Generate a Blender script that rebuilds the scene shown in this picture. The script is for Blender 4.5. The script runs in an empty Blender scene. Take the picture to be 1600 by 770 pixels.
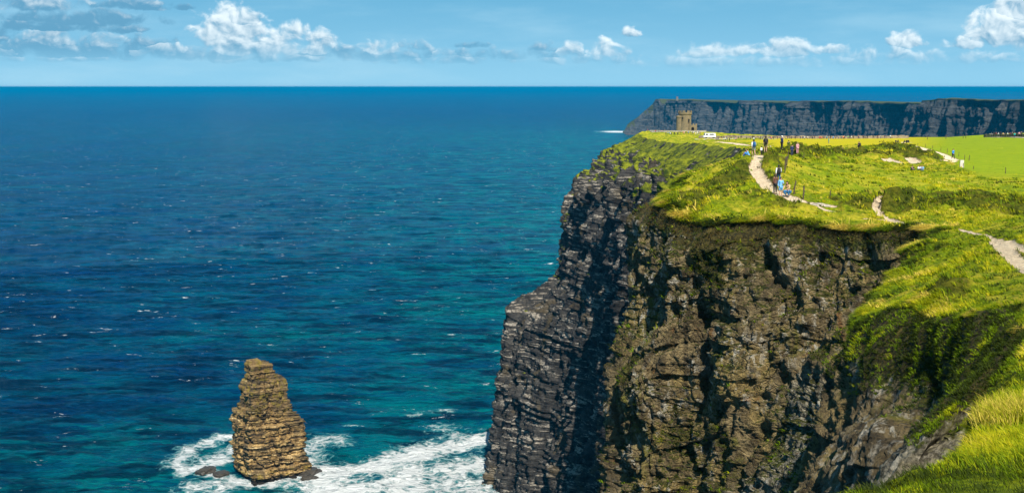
import bpy, bmesh, math, random
import numpy as np
from mathutils import Vector, Matrix
random.seed(7); rng = np.random.default_rng(11)
R = math.radians
SC = bpy.context.scene
COL = SC.collection

# ------------------------------------------------------------------ camera
F = 2000.0; CAMZ = 200.0
TH = math.atan(249.0 / F)
cam = bpy.data.cameras.new('camera'); camo = bpy.data.objects.new('camera', cam); COL.objects.link(camo)
cam.sensor_width = 36; cam.lens = 36 * F / 1600; cam.clip_start = 0.5; cam.clip_end = 220000
camo.location = (0, 0, CAMZ); camo.rotation_euler = (math.pi / 2 - TH, 0, 0)
SC.camera = camo
# ------------------------------------------------------------------ light
SUN_EL, SUN_AZ = R(49), R(9)          # azimuth measured from -Y (behind the camera) towards +X
sd = Vector((math.sin(SUN_AZ) * math.cos(SUN_EL), -math.cos(SUN_AZ) * math.cos(SUN_EL), math.sin(SUN_EL)))
sun = bpy.data.lights.new('sun', 'SUN'); sun.energy = 5.0; sun.angle = R(0.5); sun.color = (1.0, 0.94, 0.82)
suno = bpy.data.objects.new('sun', sun); COL.objects.link(suno)
suno.rotation_euler = (-sd).to_track_quat('-Z', 'Y').to_euler()
SC.view_settings.view_transform = 'Standard'; SC.view_settings.look = 'None'
SC.view_settings.exposure = 0.58; SC.view_settings.gamma = 1; SC.view_settings.use_curve_mapping = False
SC.cycles.max_bounces = 6; SC.cycles.diffuse_bounces = 2; SC.cycles.glossy_bounces = 2
SC.cycles.transparent_max_bounces = 6; SC.cycles.volume_bounces = 0

def at(px, py, d):
    x = (px - 800) / F; v = (385 - py) / F
    Y = math.cos(TH) + v * math.sin(TH); Z = -math.sin(TH) + v * math.cos(TH)
    k = d / Y
    return np.array((x * k, d, CAMZ + Z * k))
def sea_at(px, py, z=0.0):
    a = at(px, py, 1.0); k = (CAMZ - z) / (CAMZ - a[2]); return np.array((a[0] * k, k, z))

# ------------------------------------------------------------------ node helpers
class NT:
    def __init__(s, tree): s.t = tree; s.n = tree.nodes; s.l = tree.links
    def add(s, typ, ins=None, **props):
        n = s.n.new(typ)
        for k, v in props.items(): setattr(n, k, v)
        if ins:
            for k, v in ins.items():
                sock = n.inputs[k]
                if isinstance(v, bpy.types.NodeSocket): s.l.new(v, sock)
                else: sock.default_value = v
        return n
    def math(s, op, a, b=0.0, c=0.0, clamp=False):
        n = s.add('ShaderNodeMath', {0: a, 1: b, 2: c}, operation=op); n.use_clamp = clamp; return n.outputs[0]
    def mix(s, f, a, b, blend='MIX'):
        n = s.n.new('ShaderNodeMix'); n.data_type = 'RGBA'; n.blend_type = blend
        for i, v in ((0, f), (6, a), (7, b)):
            if isinstance(v, bpy.types.NodeSocket): s.l.new(v, n.inputs[i])
            elif i and len(v) == 3: n.inputs[i].default_value = (*v, 1)
            else: n.inputs[i].default_value = v
        return n.outputs[2]
    def noise(s, vec, scale, detail=4, rough=0.55, dist=0.0):
        return s.add('ShaderNodeTexNoise', {'Vector': vec, 'Scale': scale, 'Detail': detail, 'Roughness': rough, 'Distortion': dist}).outputs['Fac']
    def ss(s, x, a, b):
        n = s.add('ShaderNodeMapRange', {0: x, 1: a, 2: b, 3: 0.0, 4: 1.0}); n.interpolation_type = 'SMOOTHSTEP'; return n.outputs[0]
    def scale(s, vec, sc):
        return s.add('ShaderNodeVectorMath', {0: vec, 1: sc}, operation='MULTIPLY').outputs[0]
    def pos(s): return s.add('ShaderNodeNewGeometry').outputs['Position']
    def attr(s, name, out='Fac'): return s.add('ShaderNodeAttribute', attribute_name=name).outputs[out]
def material(name):
    m = bpy.data.materials.new(name); m.use_nodes = True; t = NT(m.node_tree)
    b = m.node_tree.nodes['Principled BSDF']; return m, t, b
def plain(name, col, rough=0.8, var=0.15, scale=3.0):
    m, t, b = material(name)
    n = t.noise(t.add('ShaderNodeTexCoord').outputs['Object'], scale, 5, 0.6)
    c = t.mix(t.ss(n, 0.35, 0.65), tuple(x * (1 - var) for x in col), tuple(min(1, x * (1 + var)) for x in col))
    t.l.new(c, b.inputs['Base Color']); b.inputs['Roughness'].default_value = rough
    return m

# ------------------------------------------------------------------ sky
w = bpy.data.worlds.new('World'); SC.world = w; w.use_nodes = True
t = NT(w.node_tree); bg = w.node_tree.nodes['Background']
sky = t.add('ShaderNodeTexSky', sky_type='NISHITA'); sky.sun_disc = False
sky.sun_elevation = SUN_EL; sky.sun_rotation = math.pi - SUN_AZ
sky.altitude = 200; sky.air_density = 1.0; sky.dust_density = 0.6; sky.ozone_density = 1.6
SKYS = 0.070
gen = t.add('ShaderNodeTexCoord').outputs['Generated']
t.l.new(t.add('ShaderNodeVectorMath', {0: gen, 1: (-2, -2, 0.02)}, operation='MAXIMUM').outputs[0], sky.inputs[0])
sep = t.add('ShaderNodeSeparateXYZ', {0: gen})
az = t.math('ARCTAN2', sep.outputs[0], sep.outputs[1])        # 0 = ahead, + = right
hx = t.math('SQRT', t.math('ADD', t.math('MULTIPLY', sep.outputs[0], sep.outputs[0]), t.math('MULTIPLY', sep.outputs[1], sep.outputs[1])))
el = t.math('ARCTAN2', sep.outputs[2], hx)
# sky colour graded to the saturated teal blue of the photograph
hsv = t.add('ShaderNodeHueSaturation', {'Hue': 0.478, 'Saturation': 1.22, 'Value': 0.92, 'Color': sky.outputs[0]})
azd = t.math('MULTIPLY', az, 57.29578); eld = t.math('MAXIMUM', t.math('MULTIPLY', el, 57.29578), 0.0)
grad = t.mix(t.math('POWER', t.math('DIVIDE', eld, 8.0, clamp=True), .8), (3.1, 6.5, 8.7), (.35, 3.1, 5.7))
skyc = t.mix(t.ss(eld, 10.0, 50.0), grad, hsv.outputs[0])
cv = t.add('ShaderNodeCombineXYZ', {0: azd, 1: t.math('MULTIPLY', eld, 1.15), 2: 0.0}).outputs[0]
# cloud banks: (x px, y px, half width px, half height px, strength, whiteness)
CL = [(376, 26, 26, 16, 1.3, 1.0), (700, 92, 120, 9, .62, .5), (900, 94, 120, 8, .6, .6), (1060, 98, 90, 8, .6, .8), (1300, 98, 130, 8, .62, .8), (1480, 90, 90, 10, .7, .9), (430, 90, 130, 9, .8, .5), (500, 62, 22, 16, 1.0, .9),
      (110, 74, 150, 20, .95, .12), (300, 84, 120, 12, .8, .3), (560, 84, 150, 12, .72, .25), (780, 86, 120, 10, .6, .2), (-40, 45, 60, 25, .9, .2), (60, 40, 90, 10, .9, .05),
      (360, 48, 46, 36, 1.25, 1.0), (440, 68, 40, 28, .95, .9), (392, 76, 70, 13, 1.0, .85), (500, 74, 28, 20, .85, .8),
      (595, 76, 42, 12, .8, .8), (640, 72, 30, 9, .7, .5), (90, 62, 60, 16, .95, .55), (165, 66, 40, 16, .9, .5), (20, 78, 60, 12, .85, .55),
      (250, 80, 70, 11, .9, .6), (60, 90, 120, 7, .7, .6), (120, 28, 110, 12, 1.0, .0), (200, 44, 40, 7, .9, .1), (40, 4, 80, 14, 1.0, .5),
      (215, 8, 55, 8, .95, .15), (288, 11, 12, 5, .8, .1), (700, 84, 30, 8, .65, .6), (738, 70, 22, 6, .75, .15), (850, 74, 30, 8, .6, .3), (890, 80, 16, 14, .75, .8),
      (946, 78, 28, 14, .95, 1.0), (982, 49, 18, 8, 1.0, .9), (1020, 96, 40, 9, .6, .7), (1085, 82, 24, 8, .7, .9), (1120, 77, 44, 11, 1.0, 1.0),
      (1160, 76, 40, 10, .95, 1.0), (1230, 76, 34, 13, 1.1, 1.0), (1297, 77, 28, 8, .9, 1.0), (1360, 90, 34, 12, .65, .8), (1417, 63, 26, 12, 1.15, 1.0),
      (1395, 88, 24, 12, .7, .9), (1450, 92, 50, 10, .55, .8), (1570, 45, 46, 28, 1.35, 1.0), (1600, 10, 40, 26, 1.3, 1.0), (1520, 66, 36, 9, .85, 1.0),
      (1780, 60, 120, 40, 1.0, .9), (-200, 60, 150, 22, 1.0, .5), (2200, 80, 200, 20, .9, .9), (-700, 80, 200, 20, .9, .9)]
n1 = t.noise(cv, 1.15, 8, 0.54, 0.35); n1 = t.math('SUBTRACT', n1, 0.5)
cv2 = t.add('ShaderNodeVectorMath', {0: cv, 1: (0.13, 0.16, 0)}, operation='ADD').outputs[0]
n2 = t.math('SUBTRACT', t.noise(cv2, 1.15, 5, 0.48, 0.35), 0.5)
warp = t.add('ShaderNodeTexNoise', {'Vector': cv, 'Scale': 0.9, 'Detail': 5.0, 'Roughness': 0.6})
wx = t.math('MULTIPLY', t.math('SUBTRACT', t.add('ShaderNodeSeparateXYZ', {0: warp.outputs['Color']}).outputs[0], 0.5), 1.6)
wy = t.math('MULTIPLY', t.math('SUBTRACT', t.add('ShaderNodeSeparateXYZ', {0: warp.outputs['Color']}).outputs[1], 0.5), 0.5)
azw = t.math('ADD', azd, wx); elw = t.math('ADD', eld, wy)
tot = None; wht = None; lows = None
for (px, py, hw, hh, st, wh) in CL:
    d = at(px, py, 1.0); ca = math.degrees(math.atan2(d[0], 1)); ce = math.degrees(math.atan2(d[2] - CAMZ, math.hypot(d[0], 1)))
    sw = math.degrees(hw / F) * 1.0; sh = math.degrees(hh / F)
    dx = t.math('DIVIDE', t.math('SUBTRACT', azw, ca), sw)
    dy = t.math('SUBTRACT', elw, ce - sh * 0.35)
    dyu = t.math('DIVIDE', dy, sh * 1.35); dyd = t.math('DIVIDE', dy, -sh * 0.55)
    dyy = t.math('MAXIMUM', dyu, dyd)
    r2 = t.math('ADD', t.math('MULTIPLY', dx, dx), t.math('MULTIPLY', dyy, dyy))
    m = t.math('MULTIPLY', t.math('SUBTRACT', 1.0, t.math('MULTIPLY', r2, 0.6)), st)
    m = t.math('MAXIMUM', m, -1.0)
    hgt = t.math('ADD', t.math('MULTIPLY', dyu, 0.5), wh - 0.15)
    if tot is None: tot, wht = m, hgt
    else:
        g = t.math('GREATER_THAN', m, tot)
        tot = t.math('SMOOTH_MAX', tot, m, 0.25)
        wht = t.math('ADD', t.math('MULTIPLY', wht, t.math('SUBTRACT', 1.0, g)), t.math('MULTIPLY', hgt, g))
dens = t.math('ADD', t.math('SUBTRACT', tot, 0.04), t.math('MULTIPLY', n1, 2.9))
cmask = t.ss(dens, 0.0, 0.8)
lit = t.math('ADD', t.math('MULTIPLY', t.math('SUBTRACT', n1, n2), 2.2), t.math('MULTIPLY', t.math('SUBTRACT', wht, 0.45), 0.75))
lit = t.ss(lit, -0.30, 0.95)
cc = t.mix(lit, (1.2, 3.5, 5.5), (9.6, 10.6, 10.9))
# thin veil + lighter band near the horizon
veil = t.noise(t.scale(cv, (0.12, 0.5, 1)), 1.0, 5, 0.55)
veilm = t.math('MULTIPLY', t.ss(veil, 0.42, 0.75), t.math('MULTIPLY', t.ss(eld, 7.0, 2.0), 0.42))
band = t.math('MULTIPLY', t.ss(eld, 4.2, 0.4), 0.25)
skyc = t.mix(veilm, skyc, (4.6, 7.4, 9.0))
fade = t.math('MULTIPLY', cmask, t.ss(eld, 0.4, 2.2))
skyc = t.mix(t.math('MULTIPLY', fade, 0.9), skyc, cc)
t.l.new(skyc, bg.inputs[0]); bg.inputs[1].default_value = SKYS
w.cycles.sampling_method = 'MANUAL'; w.cycles.sample_map_resolution = 512

# ------------------------------------------------------------------ numpy noise
_perm = rng.permutation(4096).astype(np.int32)
_g = rng.normal(size=(4096, 3)).astype(np.float32); _g /= np.linalg.norm(_g, axis=1)[:, None]
def _h(ix, iy, iz): return _perm[(ix + _perm[(iy + _perm[iz & 4095]) & 4095]) & 4095]
def pn(x, y, z):
    x = np.asarray(x, np.float32); y = np.asarray(y, np.float32); z = np.asarray(z, np.float32)
    x, y, z = np.broadcast_arrays(x, y, z)
    fx, fy, fz = np.floor(x), np.floor(y), np.floor(z)
    ix, iy, iz = fx.astype(np.int32), fy.astype(np.int32), fz.astype(np.int32)
    x = x - fx; y = y - fy; z = z - fz
    u, v, ww = x*x*x*(x*(x*6-15)+10), y*y*y*(y*(y*6-15)+10), z*z*z*(z*(z*6-15)+10)
    r = 0
    for a in (0, 1):
        wa = u if a else 1 - u
        for b in (0, 1):
            wb = wa * (v if b else 1 - v)
            for c in (0, 1):
                g = _g[_h(ix + a, iy + b, iz + c)]
                r = r + wb * (ww if c else 1 - ww) * (g[..., 0]*(x-a) + g[..., 1]*(y-b) + g[..., 2]*(z-c))
    return r * 1.6
def fbm(x, y, z, oct=4, gain=0.5, lac=2.03):
    r = 0; a = 1.0
    for i in range(oct):
        r = r + a * pn(x, y, z); x = x * lac + 17.3; y = y * lac + 5.1; z = z * lac + 9.7; a *= gain
    return r
def ridged(x, y, z, oct=4, gain=0.5):
    r = 0; a = 1.0
    for i in range(oct):
        r = r + a * (1 - np.abs(pn(x, y, z)) * 2); x = x * 2.07 + 11.3; y = y * 2.07 + 3.1; z = z * 2.07 + 7.7; a *= gain
    return r
def hsh(a, b, c=0):
    a = np.asarray(a).astype(np.int32); b = np.asarray(b).astype(np.int32)
    return _perm[(a + _perm[(b + _perm[np.asarray(c, np.int32) & 4095]) & 4095]) & 4095] / 4096.0
def blocks(u, v, bw, bh, seed=0):
    """jointed, bedded rock: one offset for each block of a bed"""
    row = np.floor(v / bh); sh = hsh(row, 31 + seed) * 7.3; wd = bw * (0.6 + 0.9 * hsh(row, 77 + seed))
    c = np.floor(u / wd + sh)
    return 0.55 * hsh(row, 5 + seed) + 0.45 * hsh(c, row, 9 + seed)
def sstep(x, a, b):
    t_ = np.clip((x - a) / (b - a), 0, 1); return t_ * t_ * (3 - 2 * t_)
def pchip(xs, ys, x):
    xs = np.asarray(xs, float); ys = np.asarray(ys, float)
    h = np.diff(xs); d = np.diff(ys, axis=0) / (h[:, None] if ys.ndim > 1 else h)
    m = np.zeros_like(ys)
    if ys.ndim > 1: hh = h[:, None]
    else: hh = h
    w1 = 2 * hh[1:] + hh[:-1]; w2 = hh[1:] + 2 * hh[:-1]
    with np.errstate(all='ignore'):
        mm = (w1 + w2) / (w1 / d[:-1] + w2 / d[1:])
    m[1:-1] = np.where(d[:-1] * d[1:] > 0, mm, 0); m[0] = d[0]; m[-1] = d[-1]
    i = np.clip(np.searchsorted(xs, x) - 1, 0, len(xs) - 2)
    tt = (x - xs[i]) / h[i]; H = h[i]
    if ys.ndim > 1: tt = tt[:, None]; H = H[:, None]
    t2, t3 = tt * tt, tt * tt * tt
    return (2*t3-3*t2+1)*ys[i] + (t3-2*t2+tt)*H*m[i] + (-2*t3+3*t2)*ys[i+1] + (t3-t2)*H*m[i+1]

def mesh_np(name, verts, faces, mat, attrs=None, smooth=True, parent=None):
    me = bpy.data.meshes.new(name); n = len(verts); k = faces.shape[1]; m = len(faces)
    me.vertices.add(n); me.vertices.foreach_set('co', np.ascontiguousarray(verts, np.float32).ravel())
    me.loops.add(m * k); me.loops.foreach_set('vertex_index', np.ascontiguousarray(faces, np.int32).ravel())
    me.polygons.add(m); me.polygons.foreach_set('loop_start', np.arange(0, m * k, k, dtype=np.int32))
    me.update(calc_edges=True)
    if smooth: me.shade_smooth()
    for an, av in (attrs or {}).items():
        av = np.asarray(av, np.float32)
        if av.ndim == 1:
            a = me.attributes.new(an, 'FLOAT', 'POINT'); a.data.foreach_set('value', av)
        else:
            a = me.attributes.new(an, 'FLOAT_COLOR', 'POINT')
            a.data.foreach_set('color', np.concatenate([av, np.ones((n, 1), np.float32)], 1).ravel())
    if mat: me.materials.append(mat)
    o = bpy.data.objects.new(name, me); COL.objects.link(o)
    if parent: o.parent = parent
    return o
def grid_faces(nu, nv, off=0):
    i = np.arange(nu - 1)[:, None] * nv + np.arange(nv - 1)[None, :]
    i = i.ravel() + off
    return np.stack([i, i + 1, i + nv + 1, i + nv], 1)
def tag(o, label=None, cat=None, group=None, kind=None):
    if label: o['label'] = label
    if cat: o['category'] = cat
    if group: o['group'] = group
    if kind: o['kind'] = kind
    return o

# ------------------------------------------------------------------ terrain: cliff columns, top edge first, then down the face
# (px, py, distance): positions surveyed from the photograph and turned into metres
COLS = [
    [(-3, -12, 199.0)], [(0.6, 4.0, 198.0)],           # world points beside the viewpoint (x, y, z)
    [(1318, 776, 13.0), (1300, 800, 13.3), (1270, 900, 14)],
    [(1400, 748, 14.5), (1388, 790, 15.0), (1360, 900, 16)],
    [(1500, 710, 17.5), (1478, 748, 18.2), (1445, 820, 19), (1425, 900, 19)],
    [(1532, 648, 21.0), (1497, 708, 21.8), (1455, 770, 22.5), (1440, 860, 23)],
    [(1572, 600, 25.5), (1530, 660, 25.6), (1490, 720, 26), (1460, 790, 26), (1440, 860, 26)],
    [(1592, 560, 30.0), (1555, 600, 30.0), (1500, 680, 30), (1440, 770, 30), (1410, 860, 30)],
    [(1586, 512, 35.0), (1562, 540, 34.3), (1490, 640, 31.5), (1415, 730, 30), (1380, 800, 29.6)],
    [(1500, 492, 42.0), (1492, 515, 41.0), (1445, 620, 37), (1378, 710, 35), (1345, 800, 34)],
    [(1430, 487, 47.0), (1426, 505, 45.8), (1400, 600, 42), (1335, 690, 39), (1305, 800, 37.5)],
    [(1352, 492, 53.0), (1345, 510, 51.8), (1328, 570, 49.5), (1285, 670, 46), (1250, 800, 43.5)],
    [(1372, 462, 60.0), (1355, 482, 59.0), (1335, 560, 57.5), (1275, 680, 54), (1230, 800, 51)],
    [(1412, 408, 71.0), (1392, 432, 70.0), (1350, 540, 68), (1285, 680, 64.5), (1235, 800, 61)],
    [(1442, 360, 86.0), (1430, 387, 84.6), (1395, 500, 81), (1320, 640, 77), (1270, 800, 73)],
    [(1362, 360, 89.5), (1358, 392, 87.8), (1342, 500, 85), (1255, 650, 82), (1220, 800, 79)],
    [(1290, 352, 93.0), (1286, 387, 91.2), (1272, 500, 89), (1190, 650, 90), (1170, 800, 88)],
    [(1200, 350, 96.0), (1196, 378, 94.6), (1184, 500, 92.5), (1130, 640, 94), (1115, 800, 93)],
    [(1118, 352, 99.0), (1110, 378, 98.0), (1095, 500, 98), (1060, 640, 97.5), (1050, 800, 97)],
    [(1068, 342, 102.5), (1050, 368, 101.5), (1040, 500, 100), (992, 600, 99), (1002, 690, 99), (990, 800, 97.5)],
    [(1034, 320, 109.0), (1008, 352, 108), (1004, 420, 107.5), (992, 500, 107), (944, 600, 105), (948, 640, 105), (968, 695, 105), (948, 800, 103.5)],
    [(1046, 300, 132.0), (1030, 345, 133), (1020, 500, 133), (990, 620, 133), (985, 800, 133)],
    [(1092, 272, 152.0), (1080, 330, 152), (1050, 500, 152), (1020, 800, 152)],
    [(1135, 257, 172.0), (1120, 330, 172), (1080, 500, 172), (1040, 800, 172)],
    [(1162, 243, 200.0), (1140, 300, 200), (1110, 500, 200), (1060, 800, 200)],
    [(1172, 237, 255.0), (1140, 270, 255), (1080, 420, 258), (1010, 800, 262)],
    [(1150, 232, 330.0), (1110, 262, 330), (1050, 330, 335), (1010, 470, 340), (970, 800, 345)],
    [(1110, 227, 425.0), (1070, 252, 422), (1020, 300, 420), (985, 420, 425), (955, 600, 440), (940, 840, 455)],
    [(1060, 224, 520.0), (1030, 246, 515), (985, 290, 512), (955, 420, 515), (925, 600, 530), (890, 815, 550)],
    [(1025, 219, 600.0), (995, 244, 592), (945, 290, 590), (918, 400, 590), (880, 520, 592), (850, 650, 590), (830, 775, 588)],
    [(1000, 211, 665.0), (950, 246, 656), (908, 288, 650), (890, 360, 650), (880, 440, 644), (845, 476, 640), (812, 510, 634), (785, 640, 628), (776, 755, 622)],
    [(1001, 207, 705.0), (952, 238, 695), (904, 284, 688), (886, 330, 684), (881, 425, 676), (870, 455, 672), (800, 486, 664), (796, 560, 652), (774, 690, 645), (762, 738, 640)],
    [(1013, 205, 735.0), (975, 225, 728), (930, 262, 720), (915, 300, 718), (905, 400, 705), (890, 470, 700), (840, 560, 690), (815, 690, 680)],
]
NV = 560
def resample(P, n, p=1.0):
    P = np.array(P, float); L = np.r_[0, np.cumsum(np.linalg.norm(np.diff(P, axis=0), axis=1))]; L /= L[-1]
    q = np.linspace(0, 1, n) ** p
    return np.stack([np.interp(q, L, P[:, i]) for i in range(3)], 1)
cols = []
for c in COLS:
    if len(c) == 1:
        x, y, z = c[0]; P = [(x, y, z), (x - .6, y, z - 3), (x - 3, y, z - 14)]
    else: P = [at(*q) for q in c]
    cols.append(resample(P, 41))
# far side of the headland (hidden in the photograph) turns away from the viewer
for (dx, dy, dz, k) in ((14, 775, -2, .8), (60, 800, -6, .6), (200, 830, -8, .5), (420, 850, -8, .45)):
    e0 = cols[31][0]; c = cols[31].copy()
    off = c - e0; c = e0 + off * np.array((k, -.3, 1)); c[:, 0] += dx; c[:, 1] += dy - e0[1]; c[:, 2] += dz * (c[:, 2] / 170); cols.append(c)
cols = np.array(cols)                                    # (ncol, 41, 3)
NC = len(cols)
EY = cols[:, 0, 1]; assert (np.diff(EY) > 0).all()
# how many samples each stretch of the edge gets
seg = []
for i in range(NC - 1):
    a, b = cols[i, 0], cols[i + 1, 0]; mid = (a + b) / 2
    dist = max(10, np.linalg.norm(mid - (0, 0, CAMZ))); seg.append(np.clip(np.linalg.norm(b - a) / dist * F / 1.9 + (b[1]-a[1]) / 5.0, 6, 66))
seg[0] = 12; seg[1] = 30; seg[-1] = 20; seg[-2] = 20; seg[-3] = 14
for i in range(26, 32): seg[i] = max(seg[i], 62)
ss_ = [0.0]
for i, s in enumerate(seg): ss_ += list(i + np.arange(1, int(s) + 1) / int(s))
S = np.array(ss_); NU = len(S)
top = pchip(np.arange(NC), cols[:, 0], S)
ctl = np.stack([pchip(np.arange(NC), cols[:, j], S) for j in range(41)], 1)   # (NU, 41, 3)
q = np.linspace(0, 40, NV); qi = np.minimum(q.astype(int), 39); qf = (q - qi)[None, :, None]
face = ctl[:, qi] * (1 - qf) + ctl[:, qi + 1] * qf
# the rest of the wall, down to below the water
last = face[:, -1]; nrm2 = face[:, -1, :2] - face[:, 0, :2]
ndir = np.stack([np.gradient(face[:, -1, 1]), -np.gradient(face[:, -1, 0])], 1); ndir /= np.linalg.norm(ndir, axis=1)[:, None] + 1e-9
ndir = -ndir
NL = 50
k = np.linspace(0, 1, NL + 1)[1:]
low = np.zeros((NU, NL, 3)); zb = np.minimum(-4.0, last[:, 2] - 4)
low[..., 2] = last[:, None, 2] * (1 - k) + zb[:, None] * k
run = np.clip(last[:, 2], 0, 200) * 0.12
low[..., 0] = last[:, None, 0] + ndir[:, None, 0] * run[:, None] * k - 0
low[..., 1] = last[:, None, 1] + 0 * k
face = np.concatenate([face, low], 1); NVT = NV + NL

# ------------------------------------------------------------------ height of the cliff top
GC = [  # (px, py, distance) on the ground
    (1600, 770, 13.5), (1450, 765, 14), (1600, 690, 17), (1600, 600, 25), (1600, 560, 29), (1600, 520, 34), (1560, 470, 41), (1450, 470, 48), (1600, 455, 43),
    (1400, 450, 60), (1500, 430, 55), (1600, 420, 52), (1450, 390, 72), (1600, 385, 61), (1520, 372, 72), (1600, 352, 80), (1450, 350, 88), (1540, 345, 88), (1480, 312, 112),
    (1600, 325, 100), (1600, 300, 122), (1400, 340, 97), (1300, 325, 101), (1255, 312, 104), (1220, 303, 107), (1190, 285, 114), (1185, 262, 124), (1183, 240, 136),
    (1150, 290, 116), (1100, 300, 114), (1120, 330, 104), (1200, 330, 100), (1140, 262, 150), (1080, 290, 130),
    (1350, 305, 122), (1300, 290, 124), (1450, 290, 130), (1350, 270, 148), (1260, 262, 140), (1240, 240, 165), (1300, 250, 172), (1420, 262, 165), (1520, 275, 150), (1600, 270, 160),
    (1500, 250, 195), (1600, 240, 225), (1400, 240, 215), (1345, 233, 225), (1215, 232, 220), (1230, 226, 320), (1300, 226, 350), (1400, 224, 320), (1500, 216, 430), (1600, 213, 420), (1560, 225, 300),
    (1200, 218, 480), (1300, 219, 540), (1100, 217, 600), (1060, 211, 660), (1030, 207, 700), (1090, 208, 720), (1070, 205, 700), (1200, 213, 700), (1350, 215, 650), (1500, 216, 650), (1600, 216, 650),
]
gp = [at(*g) for g in GC] + [cols[i, 0] for i in range(NC)]
gp += [np.array(v, float) for v in ((0, 0, 198.2), (4, 3, 198.0), (12, 5, 198.2), (30, 20, 196), (60, 40, 194.5), (100, 100, 191), (20, -10, 199), (200, 200, 188),
       (400, 400, 182), (600, 700, 172), (300, 300, 186), (300, 900, 168), (600, 900, 168), (120, 850, 166), (700, 200, 186), (500, 100, 190), (500, 900, 168))]
gp = np.array(gp); gp[-17:, 2] += .0070 * np.clip(gp[-17:, 1], 0, 900)
def gw(x, y): return x / (y + 60.0) * 1.6, np.log(y + 25.0)
gu, gv = gw(gp[:, 0], gp[:, 1])
def K(u, v):
    r2 = (gu[None] - u[:, None]) ** 2 + (gv[None] - v[:, None]) ** 2 + 1e-6
    return r2 * np.log(r2) * 0.5
n = len(gp); A = np.zeros((n + 3, n + 3)); A[:n, :n] = K(gu, gv) + np.eye(n) * 2e-4
A[:n, n] = 1; A[:n, n + 1] = gu; A[:n, n + 2] = gv; A[n:, :n] = A[:n, n:].T
wts = np.linalg.solve(A, np.r_[gp[:, 2], 0, 0, 0])
def zbase(x, y):
    x = np.asarray(x, float); y = np.asarray(y, float); sh = x.shape; x = x.ravel(); y = y.ravel(); out = np.empty(len(x))
    for i in range(0, len(x), 20000):
        u, v = gw(x[i:i+20000], y[i:i+20000]); out[i:i+20000] = K(u, v) @ wts[:n] + wts[n] + wts[n+1] * u + wts[n+2] * v
    return out.reshape(sh)
def edge_x(y): return np.interp(y, top[:, 1], top[:, 0])
def ground_at(px, py, d0=12.0, d1=800.0):
    """where the sight line through a pixel first meets the smooth ground"""
    d = np.geomspace(d0, d1, 900); a = at(px, py, 1.0); X = a[0] * d; Z = CAMZ + (a[2] - CAMZ) * d
    g = zbase(X, d) - Z; ok = np.where((g > 0) & (X > edge_x(d) - 1))[0]
    if len(ok) == 0: i = int(np.argmax(g))
    else: i = ok[0]
    if i > 0 and g[i] > 0 and g[i-1] < 0: f = g[i-1] / (g[i-1] - g[i]); dd = d[i-1] + f * (d[i] - d[i-1])
    else: dd = d[i]
    return np.array((a[0] * dd, dd))
PATHS = [ # pixel polyline, half width in metres
    ([(1178, 238), (1184, 248), (1179, 262), (1190, 282), (1202, 296), (1222, 305), (1250, 314), (1275, 322), (1296, 330)], .5),
    ([(1178, 262), (1186, 277), (1198, 291)], .35), ([(1250, 314), (1275, 317), (1300, 321)], .35),
    ([(1378, 310), (1370, 320), (1369, 330), (1385, 341), (1410, 347), (1440, 350), (1470, 352)], .28), ([(1355, 342), (1385, 344)], .3),
    ([(1556, 374), (1570, 388), (1585, 402), (1606, 416), (1640, 440)], .30), ([(1440, 350), (1470, 352), (1515, 359), (1556, 374)], .13), ([(1575, 375), (1590, 384), (1620, 398)], .2),
    ([(1402, 226), (1420, 231), (1440, 236), (1452, 243)], .9), ([(1425, 228), (1450, 235), (1470, 241), (1490, 250)], .8), ([(1475, 256), (1486, 251)], .8),
    ([(1340, 234), (1350, 235)], .9), ([(1310, 240), (1322, 238)], .8), ([(1160, 226), (1120, 222), (1100, 221)], 1.4), ([(1160, 226), (1185, 229), (1205, 231)], .9),
    ([(1385, 249), (1400, 253)], .8), ([(1410, 222), (1422, 223)], 1.0), ([(1085, 293), (1080, 299)], .5), ([(1140, 262), (1132, 268)], .6), ([(1112, 283), (1105, 290)], .3),
    ([(1420, 248), (1432, 254)], .8),
]
pseg = []
for pl, hw in PATHS:
    W = [ground_at(*p) for p in pl]
    for a, b in zip(W[:-1], W[1:]): pseg.append((a, b, hw))
def path_mask(x, y):
    m = np.full(x.shape, 9.0)
    for a, b, hw in pseg:
        ab = b - a; L2 = ab @ ab + 1e-9
        tt = np.clip(((x - a[0]) * ab[0] + (y - a[1]) * ab[1]) / L2, 0, 1)
        d = np.hypot(x - a[0] - tt * ab[0], y - a[1] - tt * ab[1]) / hw
        m = np.minimum(m, d)
    return m
# rough banks: stretches of tussocky ground (pixel centre lines, half width m, height m)
BANKS = [([(1310, 312), (1345, 322), (1375, 318)], 2.2, .5), ([(1385, 325), (1420, 318), (1470, 318), (1530, 325), (1600, 335)], 4.0, 1.1), ([(1400, 312), (1500, 312), (1600, 318)], 2.5, .8),
         ([(1240, 243), (1290, 241), (1340, 243), (1390, 246)], 6.0, 1.2), ([(1390, 232), (1420, 238), (1450, 246)], 5.0, 1.2), ([(1455, 248), (1480, 254)], 4, .8),
         ([(1195, 275), (1200, 288)], 1.2, .9), ([(1205, 248), (1207, 262)], 1.6, .8), ([(1130, 300), (1090, 310), (1060, 325)], 3.0, .7), ([(1160, 262), (1150, 278), (1120, 295)], 2.5, .9),
         ([(1170, 300), (1200, 312), (1240, 325)], 2.0, .6), ([(1540, 400), (1500, 440), (1470, 465)], 1.2, .45), ([(1452, 385), (1480, 392)], 1.0, .35)]
bseg = []
for pl, hw, hh in BANKS:
    W = [ground_at(*p) for p in pl]
    for a, b in zip(W[:-1], W[1:]): bseg.append((a, b, hw, hh))
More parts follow.
